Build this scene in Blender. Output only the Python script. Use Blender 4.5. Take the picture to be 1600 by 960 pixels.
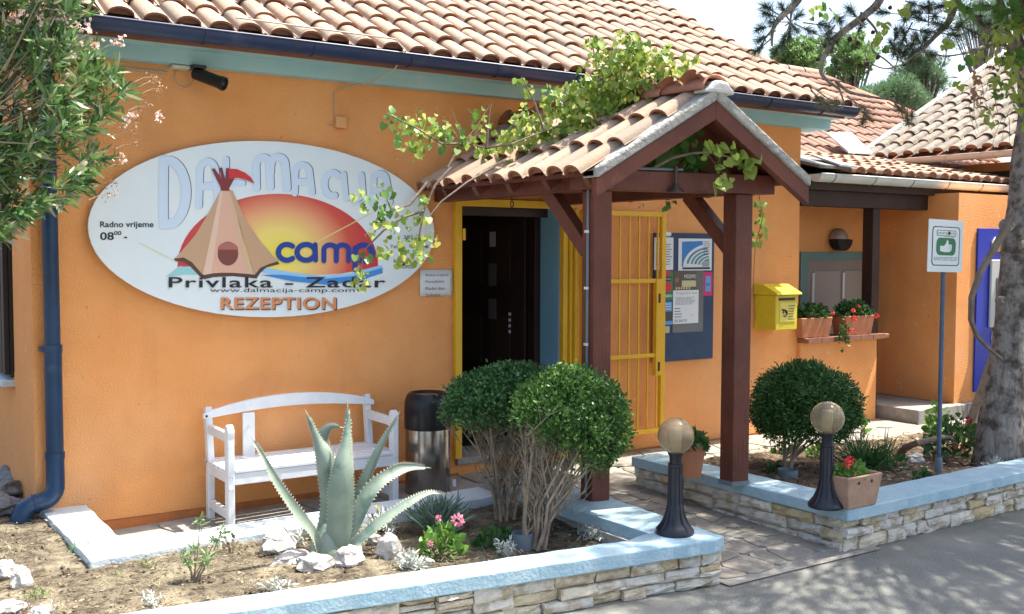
import bpy, bmesh, math, random
import numpy as np
from mathutils import Vector, Matrix, noise
random.seed(7); rng = np.random.default_rng(7)
for o in list(bpy.data.objects): bpy.data.objects.remove(o)
SC = bpy.context.scene; COL = SC.collection
R = math.radians

# ------------------------------------------------------------------ camera
F = 1641.0; YAW, PIT, ROL = R(56.03), R(3.07), R(-0.19)
CAM = np.array([0.0, -7.03065, 1.83])
def _rot():
    cy, sy, cp, sp = math.cos(YAW), math.sin(YAW), math.cos(PIT), math.sin(PIT)
    f = np.array([cy*cp, sy*cp, -sp]); r = np.array([sy, -cy, 0.0]); d = np.cross(f, r)
    c, s = math.cos(ROL), math.sin(ROL)
    return np.array([r*c + d*s, -r*s + d*c, f])
RM = _rot()
def W(u, v, x=None, y=None, z=None):
    r = RM.T @ np.array([(u-800)/F, (v-480)/F, 1.0])
    if x is not None: t = (x-CAM[0])/r[0]
    elif y is not None: t = (y-CAM[1])/r[1]
    else: t = (z-CAM[2])/r[2]
    return Vector(CAM + t*r)
def PX(p):
    q = RM @ (np.array(p, float)-CAM)
    if q[2] < .05: return (-9999, -9999)
    return (800+F*q[0]/q[2], 480+F*q[1]/q[2])
cd = bpy.data.cameras.new('camera'); cam = bpy.data.objects.new('camera', cd); COL.objects.link(cam)
cd.sensor_width = 36; cd.lens = F/1600*36; cd.clip_end = 2000; cd.clip_start = .05
m = Matrix(((RM[0][0], -RM[1][0], -RM[2][0], CAM[0]), (RM[0][1], -RM[1][1], -RM[2][1], CAM[1]),
            (RM[0][2], -RM[1][2], -RM[2][2], CAM[2]), (0, 0, 0, 1)))
cam.matrix_world = m; SC.camera = cam

# ------------------------------------------------------------------ light
SUN = Vector((.45, -.12, 1.0)).normalized()          # towards the sun
wd = bpy.data.worlds.new('World'); SC.world = wd; wd.use_nodes = True
nt = wd.node_tree; bg = nt.nodes['Background']; sk = nt.nodes.new('ShaderNodeTexSky')
sk.sky_type = 'NISHITA'; sk.sun_disc = False
sk.sun_elevation = math.asin(SUN.z); sk.sun_rotation = math.atan2(SUN.x, SUN.y)
sk.air_density = 1.0; sk.dust_density = 4.0; sk.ozone_density = 1.0
nt.links.new(sk.outputs[0], bg.inputs[0]); bg.inputs[1].default_value = .15
ld = bpy.data.lights.new('sun', 'SUN'); ld.energy = 4.4; ld.angle = R(.55); ld.color = (1, .95, .87)
lo = bpy.data.objects.new('sun', ld); COL.objects.link(lo)
lo.rotation_euler = SUN.to_track_quat('Z', 'Y').to_euler()
SC.view_settings.view_transform = 'Standard'; SC.view_settings.look = 'None'
SC.view_settings.exposure = 1.5; SC.view_settings.gamma = 1
SC.cycles.max_bounces = 8; SC.cycles.diffuse_bounces = 4

# ------------------------------------------------------------------ materials
MATS = {}
def mat(name, col, rough=.8, col2=None, nscale=6, nlo=.35, nhi=.65, bump=0, bscale=60, metal=0, rnd=0, trans=0,
        ramp=None, island=False, spec=.4, detail=4, coat=0, alpha=1, wave=None, emis=None, col3=None, n3=1.5, lo3=.5, hi3=.75, bdist=.01):
    if name in MATS: return MATS[name]
    m = bpy.data.materials.new(name); m.use_nodes = True; N = m.node_tree.nodes; L = m.node_tree.links
    b = N['Principled BSDF']; b.inputs['Roughness'].default_value = rough; b.inputs['Metallic'].default_value = metal
    b.inputs['Specular IOR Level'].default_value = spec
    b.inputs['Coat Weight'].default_value = coat
    tc = N.new('ShaderNodeTexCoord'); cur = None
    def c4(c): return (c[0], c[1], c[2], 1)
    vec = tc.outputs['Object']
    if rnd:
        oi = N.new('ShaderNodeObjectInfo'); ml = N.new('ShaderNodeVectorMath'); ml.operation = 'MULTIPLY_ADD'
        L.new(oi.outputs['Random'], ml.inputs[0]); ml.inputs[1].default_value = (37, 51, 23)
        L.new(tc.outputs['Object'], ml.inputs[2]); vec = ml.outputs[0]
    if ramp:
        cr = N.new('ShaderNodeValToRGB'); cr.color_ramp.interpolation = 'LINEAR'
        els = cr.color_ramp.elements
        while len(els) < len(ramp): els.new(.5)
        for e, (p, c) in zip(els, ramp): e.position = p; e.color = c4(c)
        if island:
            g = N.new('ShaderNodeNewGeometry'); L.new(g.outputs['Random Per Island'], cr.inputs[0])
        else:
            oi2 = N.new('ShaderNodeObjectInfo'); L.new(oi2.outputs['Random'], cr.inputs[0])
        cur = cr.outputs[0]
    def noise_mix(a, c, sc, lo, hi, det):
        n = N.new('ShaderNodeTexNoise'); n.inputs['Scale'].default_value = sc; n.inputs['Detail'].default_value = det
        n.inputs['Roughness'].default_value = .6
        L.new(vec, n.inputs['Vector'])
        mr = N.new('ShaderNodeMapRange'); mr.inputs[1].default_value = lo; mr.inputs[2].default_value = hi
        L.new(n.outputs[0], mr.inputs[0])
        mx = N.new('ShaderNodeMix'); mx.data_type = 'RGBA'; L.new(mr.outputs[0], mx.inputs[0])
        if a is None: mx.inputs[6].default_value = c4(col)
        else: L.new(a, mx.inputs[6])
        mx.inputs[7].default_value = c4(c); return mx.outputs[2]
    if col2 is not None: cur = noise_mix(cur, col2, nscale, nlo, nhi, detail)
    if col3 is not None: cur = noise_mix(cur, col3, n3, lo3, hi3, 3)
    if cur is None: b.inputs['Base Color'].default_value = c4(col)
    else: L.new(cur, b.inputs['Base Color'])
    if bump:
        n = N.new('ShaderNodeTexNoise'); n.inputs['Scale'].default_value = bscale; n.inputs['Detail'].default_value = 5
        L.new(vec, n.inputs['Vector'])
        if wave:
            mp = N.new('ShaderNodeMapping'); mp.inputs['Scale'].default_value = wave; L.new(vec, mp.inputs[0]); L.new(mp.outputs[0], n.inputs['Vector'])
        bp = N.new('ShaderNodeBump'); bp.inputs['Strength'].default_value = bump; bp.inputs['Distance'].default_value = bdist
        L.new(n.outputs[0], bp.inputs['Height']); L.new(bp.outputs[0], b.inputs['Normal'])
    if trans:
        out = N['Material Output']; t = N.new('ShaderNodeBsdfTranslucent'); mxs = N.new('ShaderNodeMixShader')
        mxs.inputs[0].default_value = trans
        if cur is None: t.inputs[0].default_value = c4(col)
        else: L.new(cur, t.inputs[0])
        L.new(b.outputs[0], mxs.inputs[1]); L.new(t.outputs[0], mxs.inputs[2]); L.new(mxs.outputs[0], out.inputs[0])
    MATS[name] = m; return m

M_orange = mat('orange_stucco', (.84, .37, .125), .9, (.79, .325, .1), 2.2, bump=.75, bscale=75, bdist=.014, col3=(.68, .31, .12), n3=1.1, lo3=.55, hi3=.8)
def add_stains(m):      # rain streaks, scuffs and splash marks in the paint
    N = m.node_tree.nodes; L = m.node_tree.links; b = N['Principled BSDF']; src = b.inputs['Base Color'].links[0].from_socket
    tc = N.new('ShaderNodeTexCoord')
    for sc, lo, hi, col, amt in (((7, 7, .55), .6, .78, (.5, .24, .11), .25), ((26, 26, 20), .7, .74, (.26, .14, .09), .7), ((1.2, 1.2, .9), .52, .7, (.8, .46, .24), .3), ((9, 9, 9), .69, .72, (.82, .62, .42), .5)):
        mp = N.new('ShaderNodeMapping'); mp.inputs['Scale'].default_value = sc; n = N.new('ShaderNodeTexNoise'); n.inputs['Detail'].default_value = 6; n.inputs['Scale'].default_value = 1
        L.new(tc.outputs['Object'], mp.inputs[0]); L.new(mp.outputs[0], n.inputs['Vector'])
        mr = N.new('ShaderNodeMapRange'); mr.inputs[1].default_value = lo; mr.inputs[2].default_value = hi; mr.inputs[4].default_value = amt; L.new(n.outputs[0], mr.inputs[0])
        mx = N.new('ShaderNodeMix'); mx.data_type = 'RGBA'; L.new(mr.outputs[0], mx.inputs[0]); L.new(src, mx.inputs[6]); mx.inputs[7].default_value = (*col, 1); src = mx.outputs[2]
    L.new(src, b.inputs['Base Color'])
add_stains(M_orange)
M_plinth = mat('plinth_stucco', (.62, .2, .05), .9, (.45, .16, .06), 9, bump=.6, bscale=120)
M_teal = mat('teal_paint', (.3, .52, .56), .75, (.36, .54, .56), 5, bump=.3, bscale=150, bdist=.004)
M_navy = mat('navy_metal', (.01, .024, .075), .4, (.016, .034, .09), 4, spec=.5, col3=(.05, .07, .11), n3=5, lo3=.6, hi3=.8)
M_pipe = mat('blue_plastic_pipe', (.006, .028, .07), .35, (.01, .04, .095), 4, col3=(.05, .1, .17), n3=6, lo3=.6, hi3=.85)
M_white = mat('white_paint', (.74, .76, .76), .5, (.66, .68, .7), 9, bump=.15, bscale=40, col3=(.5, .47, .42), n3=11, lo3=.66, hi3=.78)
M_board = mat('sign_white', (.74, .8, .8), .35, (.7, .77, .78), 3)
M_yellow = mat('yellow_metal', (.75, .43, .02), .45, (.68, .38, .02), 7, bump=.1, bscale=60)
M_mail = mat('yellow_mailbox', (.68, .55, .03), .4, (.6, .48, .03), 6)
M_redwood = mat('stained_timber', (.15, .042, .022), .5, (.095, .026, .016), 3, bump=.5, bscale=12, wave=(6, 6, .7), col3=(.22, .07, .035), n3=7, lo3=.6, hi3=.85)
M_darkwood = mat('dark_timber', (.045, .022, .016), .65, (.03, .016, .012), 4, bump=.3, bscale=20)
M_tile = mat('clay_tile', (.5, .35, .25), .85, (.26, .2, .15), 18, nlo=.46, nhi=.68, bump=.35, bscale=50, rnd=1,
             ramp=[(0, (.33, .215, .145)), (.3, (.39, .28, .195)), (.55, (.34, .225, .15)), (.75, (.25, .2, .15)), (1, (.37, .23, .15))], col3=(.24, .2, .15), n3=5, lo3=.52, hi3=.7)
M_tilecut = mat('clay_cut', (.32, .13, .07), .9, (.24, .11, .07), 20)
M_tileo = mat('old_clay_tile', (.4, .3, .22), .9, (.13, .12, .1), 12, nlo=.42, nhi=.66, bump=.4, bscale=50, rnd=1,
              ramp=[(0, (.22, .18, .135)), (.5, (.27, .235, .19)), (1, (.18, .145, .115))])
M_tiled = mat('dark_clay_tile', (.3, .17, .11), .9, (.2, .13, .1), 14, nlo=.45, nhi=.7, rnd=1,
              ramp=[(0, (.24, .13, .085)), (.5, (.28, .17, .115)), (1, (.19, .12, .09))])
M_ridge = mat('ridge_clay', (.42, .18, .1), .8, (.33, .15, .1), 9, bump=.3, bscale=40)
M_mortar = mat('mortar', (.36, .35, .31), .95, (.24, .235, .21), 20, nlo=.46, nhi=.64, bump=1, bscale=30, bdist=.02, col3=(.46, .45, .41), n3=5)
M_soil = mat('garden_soil', (.155, .128, .083), .95, (.065, .05, .034), 11, nlo=.42, nhi=.58, bump=1, bscale=45, bdist=.03, col3=(.24, .205, .135), n3=4, lo3=.5, hi3=.64)
M_soil2 = mat('dark_garden_soil', (.17, .115, .07), .95, (.075, .05, .032), 10, nlo=.4, nhi=.62, bump=1, bscale=45, bdist=.03, col3=(.28, .2, .11), n3=4, lo3=.56, hi3=.7)
M_asph = mat('asphalt', (.2, .205, .182), .9, (.13, .135, .12), 90, nlo=.42, nhi=.6, bump=.8, bscale=200, bdist=.006, col3=(.26, .25, .215), n3=1.6, lo3=.42, hi3=.7)
M_conc = mat('concrete', (.34, .32, .28), .9, (.24, .225, .2), 8, bump=.4, bscale=70, col3=(.22, .2, .18), n3=3, lo3=.58, hi3=.75)
M_flag = mat('flagstone', (.42, .37, .3), .9, (.22, .2, .17), 9, bump=.8, bscale=30, rnd=1, ramp=[(0, (.3, .27, .22)), (.5, (.36, .325, .265)), (1, (.27, .255, .22))])
M_cap = mat('pale_blue_cap', (.29, .44, .51), .85, (.38, .51, .56), 7, bump=.7, bscale=50, bdist=.008, col3=(.45, .58, .62), n3=9, lo3=.6, hi3=.72)
M_kerb = mat('white_kerb', (.6, .66, .68), .85, (.5, .58, .62), 6, bump=.4, bscale=60)
M_wstone = mat('ledge_stone', (.5, .44, .33), .9, (.36, .29, .18), 13, nlo=.46, nhi=.68, bump=.9, bscale=35, bdist=.012, rnd=1, wave=(1, 1, 3),
               ramp=[(0, (.56, .52, .44)), (.3, (.66, .62, .53)), (.55, (.6, .52, .36)), (.62, (.54, .42, .24)), (.8, (.64, .61, .55)), (1, (.52, .49, .43))])
M_rockg = mat('grey_rock', (.24,.24,.23), .9, (.15,.15,.15), 7, bump=1, bscale=18, bdist=.02)
M_rock = mat('limestone_rock', (.5, .48, .44), .9, (.3, .28, .26), 7, nlo=.42, nhi=.62, bump=1, bscale=18, bdist=.02, rnd=1)
M_black = mat('black_plastic', (.012, .012, .014), .35)
M_iron = mat('black_lamp_metal', (.014, .015, .022), .38, (.02, .022, .03), 12)
M_steel = mat('brushed_steel', (.42, .4, .38), .22, (.36, .34, .32), 5, metal=1)
M_grey = mat('grey_plastic', (.13, .16, .19), .6, (.17, .2, .22), 8)
M_galv = mat('white_gutter', (.62, .66, .64), .45, (.52, .57, .55), 5)
M_pinkg = mat('pinkish_gutter', (.6, .45, .37), .5, (.5, .4, .33), 5)
M_lead = mat('flashing', (.5, .52, .54), .5, (.4, .42, .44), 8, metal=.3)
M_leadd = mat('dark_flashing', (.16, .16, .16), .6)
M_terra = mat('terracotta', (.48, .19, .09), .8, (.4, .17, .09), 8, bump=.2, bscale=50)
M_terra2 = mat('pale_terracotta', (.42, .26, .17), .85, (.32, .2, .14), 9, bump=.3, bscale=50)
M_sill = mat('brown_sill_tile', (.3, .14, .08), .6, (.22, .1, .07), 9)
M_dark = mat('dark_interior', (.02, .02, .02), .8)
M_door = mat('dark_brown_door', (.028, .014, .01), .45, (.02, .01, .008), 5)
M_shut = mat('dark_shutter', (.022, .018, .016), .6)
M_beige = mat('beige_panel', (.3, .245, .2), .7, (.26, .215, .18), 5)
M_blueb = mat('navy_board', (.022, .045, .095), .6, (.03, .06, .12), 6)
M_atm = mat('royal_blue_panel', (.012, .035, .4), .35)
M_silver = mat('silver_plastic', (.5, .52, .52), .35)
M_post = mat('blue_grey_post', (.06, .1, .17), .4, (.1, .14, .2), 20)
M_bark = mat('pine_bark', (.33, .29, .245), .95, (.1, .08, .062), 11, nlo=.42, nhi=.6, bump=1, bscale=9, bdist=.05, wave=(3, 3, .9), col3=(.3, .27, .24), n3=8)
M_twig = mat('dry_twig', (.3, .23, .16), .9, (.2, .15, .11), 20)
M_stem = mat('shrub_stem', (.36, .28, .19), .9, (.2, .155, .11), 15)
M_vstem = mat('vine_stem', (.14, .1, .075), .9, (.22, .17, .13), 12, bump=.5, bscale=30)
def leafmat(n, ramp, rough=.5, trans=.25, spec=.4): return mat(n, (0, 0, 0), rough, trans=trans, ramp=ramp, island=True, spec=spec)
L_vine = leafmat('vine_leaf', [(0, (.1, .2, .03)), (.35, (.2, .33, .05)), (.7, (.36, .44, .09)), (1, (.52, .5, .14))], .4, .45)
L_vined = leafmat('deep_vine_leaf', [(0, (.06, .15, .03)), (.6, (.1, .22, .04)), (1, (.25, .35, .07))], .45, .35)
L_box = leafmat('sunlit_boxwood_leaf', [(0, (.03, .085, .02)), (.5, (.06, .15, .03)), (.85, (.11, .22, .045)), (1, (.22, .33, .08))], .42, .2, .35)  # front shrub leaf, light end raised to put sun glints in the colour
L_boxd = leafmat('shaded_boxwood_leaf', [(0, (.025, .085, .025)), (.6, (.045, .13, .035)), (1, (.1, .21, .06))], .4, .15)  # darker copy of the box leaf, rear shrub's shade put into its greens
L_sph = leafmat('clipped_bush_leaf', [(0, (.028, .08, .02)), (.6, (.045, .12, .025)), (1, (.09, .19, .04))], .5, .15)
L_ole = leafmat('oleander_leaf', [(0, (.04, .1, .03)), (.35, (.08, .18, .05)), (.75, (.15, .27, .07)), (.9, (.26, .27, .13)), (1, (.38, .34, .24))], .3, .3, .7)
L_pine = leafmat('pine_needle', [(0, (.045, .085, .045)), (.6, (.06, .11, .06)), (1, (.13, .16, .08))], .6, .15)
L_pineb = leafmat('brown_pine_needle', [(0, (.14, .13, .07)), (1, (.25, .22, .12))], .6, .15)
L_far = leafmat('hazy_far_leaf', [(0, (.14, .26, .08)), (1, (.3, .43, .16))], .6, .35)  # broadleaf greens lightened, distance haze put into the colour
L_far2 = leafmat('hazy_far_pine_leaf', [(0, (.08, .16, .08)), (1, (.17, .27, .12))], .6, .3)  # pine greens lightened the same way to stand in for haze
L_silv = leafmat('silver_leaf', [(0, (.42, .46, .4)), (1, (.6, .63, .58))], .7, .15)
L_lav = leafmat('lavender_leaf', [(0, (.1, .17, .13)), (1, (.2, .28, .2))], .7, .15)
L_grs = leafmat('green_leaf', [(0, (.08, .19, .035)), (1, (.18, .34, .06))], .5, .3)
L_drk = leafmat('dark_green_leaf', [(0, (.03, .09, .025)), (1, (.07, .16, .04))], .5, .2)
L_pink = leafmat('pink_petal', [(0, (.75, .2, .35)), (1, (.8, .42, .5))], .6, .3)
L_red = leafmat('red_petal', [(0, (.7, .03, .03)), (1, (.8, .1, .08))], .6, .2)
L_pale = leafmat('pale_pink_petal', [(0, (.75, .5, .42)), (1, (.8, .66, .6))], .6, .3)
L_dry = leafmat('dry_leaf', [(0, (.09, .065, .045)), (.5, (.23, .185, .115)), (1, (.42, .37, .25))], .8, .2)
L_brown = leafmat('withered_flower', [(0, (.3, .17, .09)), (1, (.5, .33, .2))], .8, .2)

# ------------------------------------------------------------------ object helpers
LOC = {}
def tag(o, label=None, cat=None, group=None, kind=None):
    if label: o['label'] = label
    if cat: o['category'] = cat
    if group: o['group'] = group
    if kind: o['kind'] = kind
    return o
def thing(name, loc, label, cat, group=None):
    o = bpy.data.objects.new(name, None); COL.objects.link(o); o.location = loc; o.empty_display_size = .1
    LOC[o.name] = Vector(loc); return tag(o, label, cat, group)
def put(name, me, parent=None, loc=None, rot=None):
    o = bpy.data.objects.new(name, me); COL.objects.link(o)
    if loc is not None: o.location = loc
    if rot is not None: o.rotation_mode = 'QUATERNION'; o.rotation_quaternion = rot
    if parent is not None:
        o.parent = parent
        if parent.name in LOC: o.matrix_parent_inverse = Matrix.Translation(-LOC[parent.name])
    return o
def npmesh(name, V, Fc, mats, smooth=False, mi=None):
    V = np.asarray(V, np.float32); Fc = np.asarray(Fc, np.int32); k = Fc.shape[1]
    me = bpy.data.meshes.new(name); me.vertices.add(len(V)); me.vertices.foreach_set('co', V.ravel())
    me.loops.add(Fc.size); me.loops.foreach_set('vertex_index', Fc.ravel())
    me.polygons.add(len(Fc)); me.polygons.foreach_set('loop_start', np.arange(len(Fc), dtype=np.int32)*k)
    for mt in (mats if isinstance(mats, (list, tuple)) else [mats]): me.materials.append(mt)
    if mi is not None: me.polygons.foreach_set('material_index', np.asarray(mi, np.int32))
    me.update(calc_edges=True)
    if smooth: me.polygons.foreach_set('use_smooth', np.ones(len(Fc), bool))
    return me
class MB:
    def __init__(s): s.v = []; s.f = []; s.m = []
    def add(s, vs, fs, mi=0):
        n = len(s.v); s.v += [tuple(v) for v in vs]; s.f += [tuple(i+n for i in f) for f in fs]; s.m += [mi]*len(fs); return s
    def box(s, a, b, mi=0):
        x0, x1 = sorted((a[0], b[0])); y0, y1 = sorted((a[1], b[1])); z0, z1 = sorted((a[2], b[2]))
        return s.add([(x0,y0,z0),(x1,y0,z0),(x1,y1,z0),(x0,y1,z0),(x0,y0,z1),(x1,y0,z1),(x1,y1,z1),(x0,y1,z1)],
                     [(0,3,2,1),(4,5,6,7),(0,1,5,4),(1,2,6,5),(2,3,7,6),(3,0,4,7)], mi)
    def prism(s, poly, ext, mi=0):          # poly: list of 3D points, ext: vector
        e = Vector(ext); n = len(poly); P = [Vector(p) for p in poly]
        nrm = Vector((0,0,0))
        for i in range(n): nrm += P[i].cross(P[(i+1) % n])
        if nrm.dot(e) > 0: P.reverse()
        vs = P+[p+e for p in P]
        fs = [tuple(range(n)), tuple(range(2*n-1, n-1, -1))]
        fs += [(i, i+n, (i+1) % n+n, (i+1) % n) for i in range(n)]
        return s.add(vs, fs, mi)
    def beam(s, a, b, w, h, up=(0,0,1), mi=0):
        a = Vector(a); b = Vector(b); d = (b-a).normalized(); sd = d.cross(Vector(up)).normalized(); u = sd.cross(d)
        P = [a+sd*w/2*i+u*h/2*j for i, j in ((-1,-1),(1,-1),(1,1),(-1,1))]
        return s.prism(P, b-a, mi)
    def tube(s, pts, r, n=8, mi=0, cap=True):
        pts = [Vector(p) for p in pts]; k = len(pts)
        rs = [r]*k if isinstance(r, (int, float)) else r
        base = len(s.v); ref = None
        for i, p in enumerate(pts):
            d = (pts[min(i+1, k-1)]-pts[max(i-1, 0)])
            d = d.normalized() if d.length > 1e-9 else Vector((0,0,1))
            if ref is None: ref = d.orthogonal().normalized()
            ref = (ref-d*ref.dot(d)); ref = ref.normalized() if ref.length > 1e-6 else d.orthogonal().normalized()
            q = d.cross(ref)
            for j in range(n):
                a = 2*math.pi*j/n; s.v.append(tuple(p+(ref*math.cos(a)+q*math.sin(a))*rs[i]))
        for i in range(k-1):
            for j in range(n):
                s.f.append((base+i*n+j, base+i*n+(j+1) % n, base+(i+1)*n+(j+1) % n, base+(i+1)*n+j)); s.m.append(mi)
        if cap:
            s.f.append(tuple(base+j for j in range(n-1, -1, -1))); s.m.append(mi)
            s.f.append(tuple(base+(k-1)*n+j for j in range(n))); s.m.append(mi)
        return s
    def lathe(s, c, prof, n=24, mi=0, ax=(0,0,1)):
        c = Vector(c); q = Vector((0,0,1)).rotation_difference(Vector(ax)); base = len(s.v)
        for r, h in prof:
            for j in range(n):
                a = 2*math.pi*j/n; s.v.append(tuple(c+q@Vector((r*math.cos(a), r*math.sin(a), h))))
        for i in range(len(prof)-1):
            for j in range(n):
                s.f.append((base+i*n+j, base+i*n+(j+1) % n, base+(i+1)*n+(j+1) % n, base+(i+1)*n+j)); s.m.append(mi)
        s.f.append(tuple(base+j for j in range(n-1, -1, -1))); s.m.append(mi)
        s.f.append(tuple(base+(len(prof)-1)*n+j for j in range(n))); s.m.append(mi)
        return s
    def mesh(s, name, mats, smooth=False):
        me = bpy.data.meshes.new(name); me.from_pydata(s.v, [], s.f)
        for mt in (mats if isinstance(mats, (list, tuple)) else [mats]): me.materials.append(mt)
        me.polygons.foreach_set('material_index', s.m)
        if smooth: me.polygons.foreach_set('use_smooth', [True]*len(s.f))
        me.update(); return me
    def build(s, name, mats, parent=None, smooth=False, bevel=0, label=None, kind=None, sharp=40):
        me = s.mesh(name, mats, smooth)
        if smooth: me.set_sharp_from_angle(angle=R(sharp))
        o = put(name, me, parent)
        if bevel:
            b = o.modifiers.new('bevel', 'BEVEL'); b.width = bevel; b.segments = 2; b.limit_method = 'ANGLE'
        if label: o['label'] = label
        if kind: o['kind'] = kind
        return o
def copy_tree(root, delta, label, keep=None):
    r = root.copy(); COL.objects.link(r); r.location = root.location+Vector(delta); LOC[r.name] = r.location.copy(); r['label'] = label
    def rec(a, b):
        for ch in [c for c in a.children]:
            c = ch.copy(); COL.objects.link(c); c.parent = b; rec(ch, c)
    rec(root, r); return r

# leaf shapes: local x = length, y = width, z = normal
def sh_diamond(w=.5): return np.array([[0,0,0],[.45,w/2,.04],[1,0,0],[.45,-w/2,.04]]), np.array([[0,1,2],[0,2,3]])
def sh_long(w=.16): return np.array([[0,0,0],[.3,w/2,.02],[.75,w/2.6,0],[1,0,-.08],[.75,-w/2.6,0],[.3,-w/2,.02]]), np.array([[0,1,5],[1,2,5],[2,4,5],[2,3,4]])
def sh_heart(): return np.array([[.08,0,0],[-.08,.28,.05],[.2,.52,.09],[.62,.36,.04],[1,0,-.08],[.62,-.36,.04],[.2,-.52,.09],[-.08,-.28,.05],[.45,0,-.03]]), \
    np.array([[0,8,1],[1,8,2],[2,8,3],[3,8,4],[4,8,5],[5,8,6],[6,8,7],[7,8,0]])
def sh_lobed(): return np.array([[.05,0,0],[-.12,.35,.05],[.18,.32,.05],[.3,.62,.0],[.5,.32,.04],[.78,.36,.0],[1.05,0,-.1],[.78,-.36,.0],[.5,-.32,.04],[.3,-.62,.0],[.18,-.32,.05],[-.12,-.35,.05],[.42,0,-.04]]), \
    np.array([[i, 12, (i+1) % 12] for i in range(12)])
def sh_needle(): return np.array([[0,.012,0],[1,0,.0],[0,-.012,0]]), np.array([[0,1,2]])
def scatter(shape, pos, direc, size, up=None, jit=.5):
    """numpy leaf cloud -> (V, F)"""
    T, Fc = shape; n = len(pos); pos = np.asarray(pos, float); d = np.asarray(direc, float)
    d = d/np.maximum(np.linalg.norm(d, axis=1, keepdims=True), 1e-9)
    if up is None: up = rng.normal(size=(n, 3))
    up = np.asarray(up, float)+rng.normal(size=(n, 3))*jit
    s = np.cross(up, d); s /= np.maximum(np.linalg.norm(s, axis=1, keepdims=True), 1e-9); u = np.cross(d, s)
    size = np.broadcast_to(np.asarray(size, float), (n,)).reshape(n, 1, 1)
    V = pos[:, None, :]+size*(T[None, :, 0:1]*d[:, None, :]+T[None, :, 1:2]*s[:, None, :]+T[None, :, 2:3]*u[:, None, :])
    Fa = Fc[None]+(np.arange(n)*len(T))[:, None, None]
    return V.reshape(-1, 3), Fa.reshape(-1, 3)
def cloud(name, parts, mt, parent=None, kind=None):
    Vs, Fs, o = [], [], 0
    for V, Fc in parts: Vs.append(V); Fs.append(Fc+o); o += len(V)
    ob = put(name, npmesh(name, np.concatenate(Vs), np.concatenate(Fs), mt), parent)
    if kind or name in ('foliage', 'needles', 'dry_needles', 'crown'): ob['kind'] = 'stuff'
    return ob
def rvec(n): v = rng.normal(size=(n, 3)); return v/np.linalg.norm(v, axis=1, keepdims=True)
def rock(c, sx, sy, sz, seed, n=2):
    bm = bmesh.new(); bmesh.ops.create_icosphere(bm, subdivisions=n, radius=1)
    for v in bm.verts:
        p = v.co.copy(); q = Vector((round(p.x*1.6)/1.6, round(p.y*1.6)/1.6, round(p.z*1.6)/1.6))
        p = p.lerp(q, .45); k = 1+.42*noise.noise(p*1.3+Vector((seed*7.1, seed, 0)))+.16*noise.noise(p*3.7+Vector((seed, 0, 0)))
        v.co = Vector((p.x*sx*k, p.y*sy*k, p.z*sz*k))
    me = bpy.data.meshes.new('rock'); bm.to_mesh(me); bm.free(); me.materials.append(M_rock); return me

# =================================================================== GROUND
def struct(name, mb, mt, **k): return tag(mb.build(name, mt, **k), kind='structure')
struct('ground', MB().add([(-150,-150,-.02),(200,-150,-.02),(200,200,-.02),(-150,200,-.02)], [(0,1,2,3)]), M_soil2)
struct('asphalt_road', MB().add([(-20,-14,0),(40,-14,0),(40,-.9,0),(-20,-.9,0)], [(0,1,2,3)]), M_asph)
# paved path: mortar bed + flagstones (pieces)
def pz(x, y): return .0+.055*min(1, max(0, (x-1.5)/2.5))*min(1, max(0, (y+3.2)/2.4))
g = MB(); nx, ny = 30, 12
for i in range(nx+1):
    for j in range(ny+1):
        x = 1.2+9.8*i/nx; y = -3.3+3.35*j/ny; g.v.append((x, y, pz(x, y)+.004))
for i in range(nx):
    for j in range(ny):
        xm = 1.2+9.8*(i+.5)/nx; ym = -3.3+3.35*(j+.5)/ny
        if ym > -1.15 or (4.0 < xm < 5.3 and ym > -2.95): g.f.append((i*(ny+1)+j, (i+1)*(ny+1)+j, (i+1)*(ny+1)+j+1, i*(ny+1)+j+1)); g.m.append(0)
path = struct('paved_path', g, M_conc)
def flag_area(x0, x1, y0, y1, s, keep, mt=M_flag, h=.012):
    nx = max(1, round((x1-x0)/s)); ny = max(1, round((y1-y0)/s)); P = {}
    for i in range(nx+1):
        for j in range(ny+1):
            P[i, j] = (x0+(x1-x0)*i/nx+random.uniform(-.3, .3)*s*(0 < i < nx), y0+(y1-y0)*j/ny+random.uniform(-.3, .3)*s*(0 < j < ny))
    for i in range(nx):
        for j in range(ny):
            c = [P[i, j], P[i+1, j], P[i+1, j+1], P[i, j+1]]; mx = sum(p[0] for p in c)/4; my = sum(p[1] for p in c)/4
            if not keep(mx, my): continue
            q = []
            for k in range(4):                          # cut corners so the stones read as irregular polygons
                a = c[k]; b = c[(k+1) % 4]; t1 = random.uniform(.1, .22); t2 = random.uniform(.78, .9)
                for t in (t1, t2): q.append((a[0]+(b[0]-a[0])*t, a[1]+(b[1]-a[1])*t))
            q = [(mx+(p[0]-mx)*.96, my+(p[1]-my)*.96) for p in q]
            dz = random.uniform(0, .005)
            MB().prism([(p[0], p[1], pz(*p)-.01+dz) for p in q], (0, 0, h+.01)).build('flagstone', mt, path, bevel=.003)
flag_area(4.17, 5.2, -3.35, -.5, .22, lambda x, y: y > -2.95+.25*noise.noise(Vector((x*2, 0, 0))) )
flag_area(1.5, 4.2, -1.0, -.02, .42, lambda x, y: True, M_conc)
flag_area(4.2, 9.4, -.95, -.02, .45, lambda x, y: (x > 5.2 or y > -.6))

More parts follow.
